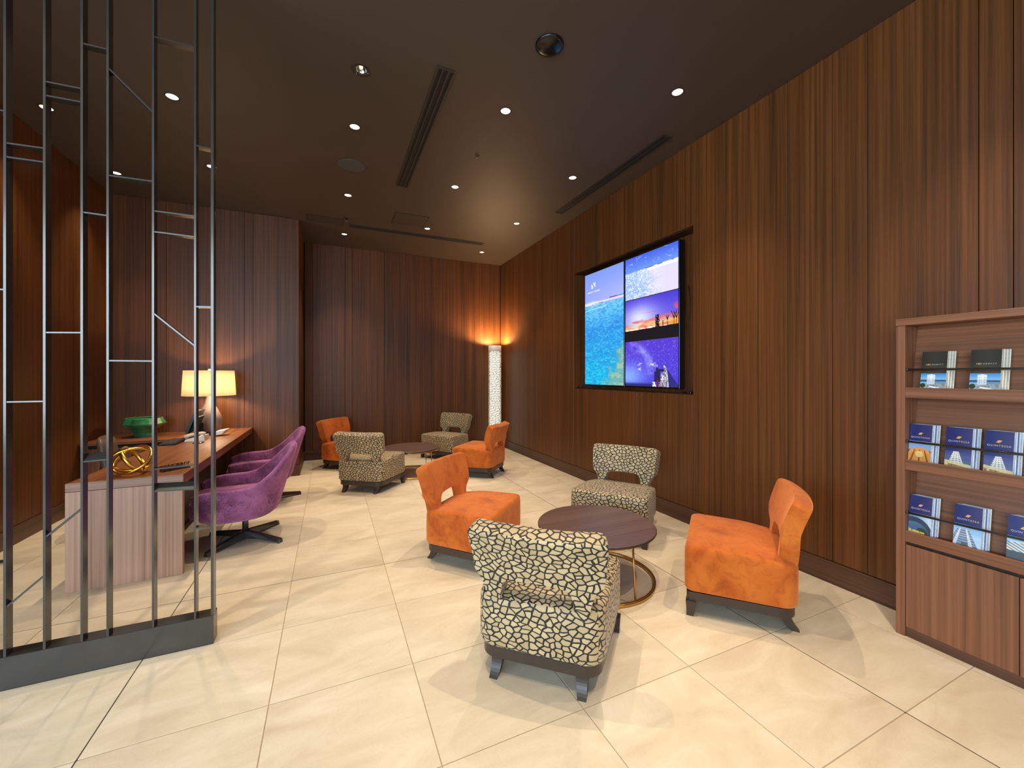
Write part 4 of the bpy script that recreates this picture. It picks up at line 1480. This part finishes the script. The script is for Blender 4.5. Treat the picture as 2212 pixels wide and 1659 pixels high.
lo = bpy.data.objects.new('table_lamp_bulb', l); lo.location = (LX + 0.06, LY - 0.02, DT + 0.60); col.objects.link(lo)

# monitor: facing the staff side (-x), leaning back
mon = thing('computer_monitor', 'black computer monitor leaning back beside the table lamp', 'monitor', (-1.40, 5.74, DT))
Y_a, Y_b = 5.58, 5.90
lean = R(20)
mu = Vector((math.sin(lean), 0, math.cos(lean))); mn = Vector((-math.cos(lean), 0, math.sin(lean)))
o_ = Vector((-1.470, 0, DT + 0.075))


def mon_pt(y, s, d):
    p = o_ + mu * s - mn * d
    return (p.x, y, p.z)


def mon_box(y0, y1, s0, s1, d0, d1):
    vs_ = [mon_pt(y, s, d) for d in (d0, d1) for s in (s0, s1) for y in (y0, y1)]
    return MB().add(vs_, [(0, 2, 3, 1), (4, 5, 7, 6), (0, 1, 5, 4), (2, 6, 7, 3), (0, 4, 6, 2), (1, 3, 7, 5)])


part('housing', mon_box(Y_a, Y_b, 0, 0.265, 0.001, 0.028), black_gloss, mon)
part('back_cover', mon_box(Y_a + 0.05, Y_b - 0.05, 0.03, 0.20, 0.0285, 0.055), black_matt, mon)
part('screen', mon_box(Y_a + 0.012, Y_b - 0.012, 0.02, 0.255, -0.0005, 0.0005), plain('monitor_glass', lin(60, 74, 70), rough=0.2, emit=lin(96, 120, 104), estr=0.35), mon)
part('stand', MB().add([(-1.43, 5.85, DT + 0.007), (-1.35, 5.85, DT + 0.007), (-1.35, 5.91, DT + 0.007), (-1.43, 5.91, DT + 0.007), (-1.385, 5.855, DT + 0.16), (-1.365, 5.855, DT + 0.16), (-1.365, 5.905, DT + 0.16), (-1.385, 5.905, DT + 0.16)], [(3, 2, 1, 0), (4, 5, 6, 7), (0, 1, 5, 4), (1, 2, 6, 5), (2, 3, 7, 6), (3, 0, 4, 7)]), black_matt, mon)
part('foot', MB().box(-1.48, -1.29, 5.78, 5.98, DT + 0.0005, DT + 0.0068, bev=0.002), black_gloss, mon)
# keyboard
kb = thing('keyboard', 'black computer keyboard on the staff side of the desk', 'keyboard', (-1.515, 5.40, DT))
part('tray', MB().box(-1.585, -1.445, 5.20, 5.62, DT + 0.0005, DT + 0.016, bev=0.003), black_matt, kb)
keys = MB()
for i in range(5):
    for j in range(15):
        keys.box(-1.578 + i * 0.026, -1.556 + i * 0.026, 5.206 + j * 0.0275, 5.229 + j * 0.0275, DT + 0.0162, DT + 0.021)
part('keys', keys, plain('key_plastic', lin(40, 38, 36), rough=0.5), kb, kind='stuff')
# telephone
cream = plain('cream_plastic', lin(226, 214, 196), rough=0.4)
ph = thing('telephone', 'cream desk telephone with handset next to the monitor', 'telephone', (-1.33, 5.50, DT))
part('body', MB().add([(-1.43, 5.42, DT + 0.0005), (-1.25, 5.42, DT + 0.0005), (-1.25, 5.62, DT + 0.0005), (-1.43, 5.62, DT + 0.0005), (-1.425, 5.425, DT + 0.02), (-1.255, 5.425, DT + 0.055), (-1.255, 5.615, DT + 0.055), (-1.425, 5.615, DT + 0.02)], [(3, 2, 1, 0), (4, 5, 6, 7), (0, 1, 5, 4), (1, 2, 6, 5), (2, 3, 7, 6), (3, 0, 4, 7)]), cream, ph)
part('handset', MB().tube([(-1.43, 5.44, DT + 0.045), (-1.40, 5.442, DT + 0.062), (-1.33, 5.444, DT + 0.080), (-1.28, 5.446, DT + 0.082), (-1.25, 5.448, DT + 0.07)], [0.022, 0.017, 0.014, 0.017, 0.022], 12), cream, ph)
kp = MB()
for i in range(4):
    for j in range(3):
        z_ = DT + 0.0235 + (i * 0.022 + 0.02) / 0.17 * 0.035
        kp.box(-1.412 + i * 0.024, -1.396 + i * 0.024, 5.50 + j * 0.028, 5.518 + j * 0.028, z_ - 0.004, z_ + 0.006)
part('keypad', kp, black_matt, ph, kind='stuff')
# papers standing behind the monitor
ps = thing('paper_stack', 'small leaning pile of white papers beside the foot of the lamp', 'papers', (-1.215, 5.83, DT))
for k in range(4):
    zz = DT + 0.001 + 0.013 * k
    part('sheet', MB().add([(-1.27 + 0.012 * k, 5.76, zz), (-1.16 + 0.010 * k, 5.75 + 0.012 * k, zz + 0.02), (-1.15 + 0.010 * k, 5.90 + 0.01 * k, zz + 0.022), (-1.265 + 0.012 * k, 5.91, zz + 0.002),
                             (-1.27 + 0.012 * k, 5.76, zz + 0.010), (-1.16 + 0.010 * k, 5.75 + 0.012 * k, zz + 0.030), (-1.15 + 0.010 * k, 5.90 + 0.01 * k, zz + 0.032), (-1.265 + 0.012 * k, 5.91, zz + 0.012)],
                            [(3, 2, 1, 0), (4, 5, 6, 7), (0, 1, 5, 4), (1, 2, 6, 5), (2, 3, 7, 6), (3, 0, 4, 7)]), paper, ps)
# pen stand
pn = thing('pen_holder', 'cream pen on a small round dark foot before the telephone', 'pen', (-1.27, 5.27, DT))
part('foot', MB().lathe([(0.05, DT + 0.0005), (0.05, DT + 0.006), (0.02, DT + 0.010)], -1.27, 5.27, 24, True, True), black_metal, pn)
part('pen', MB().tube([(-1.27, 5.27, DT + 0.010), (-1.275, 5.28, DT + 0.05), (-1.29, 5.30, DT + 0.12)], [0.004, 0.007, 0.006], 8), cream, pn)

# ================================================================ TALL FLOOR LAMP
FX, FY, FR = 2.948, 7.360, 0.125
flp = thing('floor_lamp', 'tall white cylinder floor lamp of woven strands glowing in the corner', 'lamp', (FX, FY, 0))
part('base', MB().lathe([(0.135, 0.0), (0.135, 0.014), (0.05, 0.02)], FX, FY, 40, True, True), chrome, flp)


def lattice():
    rng = random.Random(3)
    nr, nz = 84, 114
    z0, z1 = 0.03, 1.905
    ON = np.ones((nz, nr), bool)
    for k in range(nz):
        if k % 2 == 0:
            continue
        i = rng.randrange(6)
        while i < nr:
            L_ = rng.randrange(3, 8)
            ON[k, i:min(i + L_, nr)] = False
            i += L_ + rng.choice((1, 1, 2))
    V, F = [], []
    for k in range(nz + 1):
        for i in range(nr):
            a = 2 * math.pi * i / nr
            wob = 0.0030 * math.sin(a * 7 + k * 0.9) + 0.0030 * math.sin(a * 12 - k * 0.37)
            V.append((FX + FR * math.cos(a), FY + FR * math.sin(a), z0 + (z1 - z0) * k / nz + wob * (0 < k < nz)))
    for k in range(nz):
        for i in range(nr):
            if ON[k, i]:
                F.append((k * nr + i, k * nr + (i + 1) % nr, (k + 1) * nr + (i + 1) % nr, (k + 1) * nr + i))
    return MB().add(V, F, True)


part('woven_tube', lattice(), white_resin, flp)
part('collar', MB().lathe([(FR + 0.001, 1.9055), (FR + 0.001, 2.015), (FR - 0.003, 2.015), (FR - 0.003, 1.9055), (FR + 0.001, 1.9055)], FX, FY, 64), plain('collar_paint', lin(206, 208, 200), rough=0.5), flp)
part('added_baffle', MB().lathe([(0.0008, 1.93), (FR - 0.006, 1.93), (FR - 0.006, 1.934), (0.0008, 1.934)], FX, FY, 40), chrome, flp)  # unseen disc, added to keep the uplight out of the woven tube
part('light_tube', MB().lathe([(0.100, 0.03), (0.100, 1.885), (0.08, 1.90)], FX, FY, 32, True, True), plain('tube_glow', (0.8, 0.8, 0.8), emit=(1.0, 0.90, 0.70), estr=1.05), flp)
l = bpy.data.lights.new('floor_lamp_uplight', 'POINT')
l.energy = 125; l.color = (1.0, 0.62, 0.30); l.shadow_soft_size = 0.03
lo = bpy.data.objects.new('floor_lamp_uplight', l); lo.location = (FX, FY, 1.965); col.objects.link(lo)

# ================================================================ CEILING FIXTURES


def make_downlight(label):
    d = thing('downlight', label, 'downlight', (0, 0, CEIL), 0, 'recessed ceiling downlights')
    part('trim_ring', MB().lathe([(0.0415, 0.004), (0.0415, -0.0025), (0.049, -0.0035), (0.052, -0.0008)], n=32), trim_dark, d, local=True)
    part('reflector', MB().lathe([(0.0405, 0.001), (0.036, 0.03), (0.026, 0.060), (0.020, 0.066)], n=32), reflector_mat, d, local=True)
    part('lamp', MB().lathe([(0.0195, 0.0665), (0.014, 0.058), (0.004, 0.055)], n=20, cap0=True, cap1=True), lamp_mat, d, local=True)
    return d


SL = ['downlight above the desk, nearer the screen', 'downlight in the corner bay beside the side wall, nearer the screen', 'downlight before the near end of the ceiling slot vent',
      'downlight between the slot vent and the gloss black speaker', 'downlight nearest the display wall above the orange chair', 'downlight in the corner bay above the green bowl',
      'downlight above the desk, nearer the lamp', 'downlight beyond the grey speaker disc', 'downlight past the far end of the slot vent, towards the display wall',
      'downlight in front of the wall slot vent above the displays', 'downlight beyond the wall slot vent', 'downlight by the far wall beside the projecting wall', 'downlight beside the square access hatch',
      'downlight by the corner above the floor lamp']
proto = None
for (x, y), lab in zip(SPOTS, SL):
    if proto is None:
        proto = make_downlight(lab); proto.location = (x, y, CEIL)
    else:
        dup(proto, (x, y, CEIL), 0.0, lab)
for i, (x, y) in enumerate(SPOTS + SPOTS_NEAR):
    l = bpy.data.lights.new('downlight_beam', 'SPOT')
    l.energy = SPOT_POWER * {(2.503, 0.85): 1.3, (-2.161, 4.681): 0.5, (-2.156, 5.88): 0.5}.get((x, y), 1.0)
    l.color = SPOT_COLOR
    l.spot_size = R(74)
    l.spot_blend = 1.0
    l.shadow_soft_size = 0.013
    lo = bpy.data.objects.new('downlight_beam', l)
    lo.location = (x, y, CEIL - 0.006)
    col.objects.link(lo)

em = thing('emergency_light', 'round emergency light with a small bright lamp set in the ceiling', 'emergency light', (*EMERG, CEIL))
part('trim_ring', MB().lathe([(0.0415, 0.004), (0.0415, -0.003), (0.066, -0.004), (0.070, -0.0006)], n=40), trim_dark, em, local=True)
part('dish', MB().lathe([(0.041, 0.0), (0.034, 0.022), (0.015, 0.03)], n=32, cap1=True), chrome, em, local=True)
part('lamp', MB().lathe([(0.013, 0.028), (0.011, 0.010), (0.003, 0.006)], n=20, cap0=True, cap1=True), plain('emergency_glow', (0.9, 0.8, 0.5), emit=(1.0, 0.82, 0.40), estr=2.2), em, local=True)
for (dx, dy) in ((0.05, 0.012), (-0.03, 0.045)):
    part('indicator', MB().lathe([(0.0045, -0.0045), (0.0035, -0.009), (0.001, -0.010)], dx, dy, 12, True, True), chrome, em, local=True)

sp1 = thing('ceiling_speaker', 'gloss black round ceiling dome in the bluish part of the ceiling', 'speaker', (1.354, 2.389, CEIL))
part('rim', MB().lathe([(0.095, -0.0005), (0.095, -0.010), (0.088, -0.015), (0.082, -0.013)], n=48, cap0=False), chrome if False else black_gloss, sp1, local=True)
part('dome', MB().lathe([(0.082, -0.012), (0.060, -0.017), (0.03, -0.020), (0.0008, -0.021)], n=48), black_gloss, sp1, local=True)
sp2 = thing('ceiling_speaker', 'flat grey round speaker grille beside the ceiling slot vent', 'speaker', (0.214, 4.638, CEIL))
part('rim', MB().lathe([(0.140, -0.0005), (0.140, -0.006), (0.132, -0.008)], n=48), grille_mat, sp2, local=True)
part('grille', MB().lathe([(0.132, -0.0065), (0.0008, -0.0075)], n=48), grille_mat, sp2, local=True)


def slot_vent(name, label, x0, x1, y0, y1, along, nslot):
    v = thing(name, label, 'air vent', ((x0 + x1) / 2, (y0 + y1) / 2, CEIL))
    part('backing', MB().box(x0, x1, y0, y1, CEIL - 0.002, CEIL - 0.0003), black_matt, v)
    e = 0.012
    fr = MB()
    part('frame_bar', MB().box(x0, x1, y0, y0 + e, CEIL - 0.009, CEIL - 0.0021), trim_dark, v)
    part('frame_bar', MB().box(x0, x1, y1 - e, y1, CEIL - 0.009, CEIL - 0.0021), trim_dark, v)
    part('frame_bar', MB().box(x0, x0 + e, y0 + e, y1 - e, CEIL - 0.009, CEIL - 0.0021), trim_dark, v)
    part('frame_bar', MB().box(x1 - e, x1, y0 + e, y1 - e, CEIL - 0.009, CEIL - 0.0021), trim_dark, v)
    for k in range(1, nslot):
        if along == 'Y':
            xx = x0 + (x1 - x0) * k / nslot
            part('blade', MB().box(xx - 0.005, xx + 0.005, y0 + e, y1 - e, CEIL - 0.009, CEIL - 0.0021), trim_dark, v)
        else:
            yy = y0 + (y1 - y0) * k / nslot
            part('blade', MB().box(x0 + e, x1 - e, yy - 0.004, yy + 0.004, CEIL - 0.009, CEIL - 0.0021), trim_dark, v)
    return v


slot_vent('slot_vent', 'long three-slot air vent in the middle of the ceiling', 0.708, 0.843, 2.880, 4.894, 'Y', 3)
slot_vent('slot_vent', 'narrow dark air vent along the ceiling beside the display wall', 2.822, 2.938, 2.846, 4.822, 'Y', 2)
slot_vent('slot_vent', 'narrow dark air vent along the ceiling near the far wall', 0.266, 2.385, 6.44, 6.555, 'X', 2)


def hatch(label, x0, x1, y0, y1):
    h = thing('access_hatch', label, 'hatch', ((x0 + x1) / 2, (y0 + y1) / 2, CEIL))
    part('door', MB().box(x0 + 0.008, x1 - 0.008, y0 + 0.008, y1 - 0.008, CEIL - 0.003, CEIL - 0.0004), hatch_mat, h)
    for (a, b_, c, d) in ((x0, x1, y0, y0 + 0.005), (x0, x1, y1 - 0.005, y1), (x0, x0 + 0.005, y0 + 0.005, y1 - 0.005), (x1 - 0.005, x1, y0 + 0.005, y1 - 0.005)):
        part('frame_bar', MB().box(a, b_, c, d, CEIL - 0.004, CEIL - 0.0003), black_matt, h)


hatch('square ceiling access hatch next to the far slot vent', 0.82, 1.285, 5.70, 6.12)
hatch('square ceiling access hatch over the projecting wall corner', -0.30, 0.18, 6.285, 6.53)


def sprinkler(label, x, y, s=1.0):
    p = thing('sprinkler', label, 'sprinkler', (x, y, CEIL))
    part('plate', MB().lathe([(0.028 * s, -0.0004), (0.026 * s, -0.006), (0.012 * s, -0.009)], n=24, cap1=True), trim_dark, p, local=True)
    part('head', MB().lathe([(0.009 * s, -0.0095), (0.007 * s, -0.030 * s), (0.014 * s, -0.034 * s), (0.014 * s, -0.037 * s)], n=16, cap0=True, cap1=True), chrome, p, local=True)


sprinkler('sprinkler head between the slot vent and the display wall', 1.368, 3.897, 0.75)
sprinkler('larger sprinkler head beside the hatch over the projecting wall', 0.219, 6.199, 1.5)
sprinkler('small sprinkler head behind the metal screen bars', -1.141, 4.684, 0.8)
sprinkler('tiny sprinkler head beside the square hatch', 1.385, 5.945, 0.6)
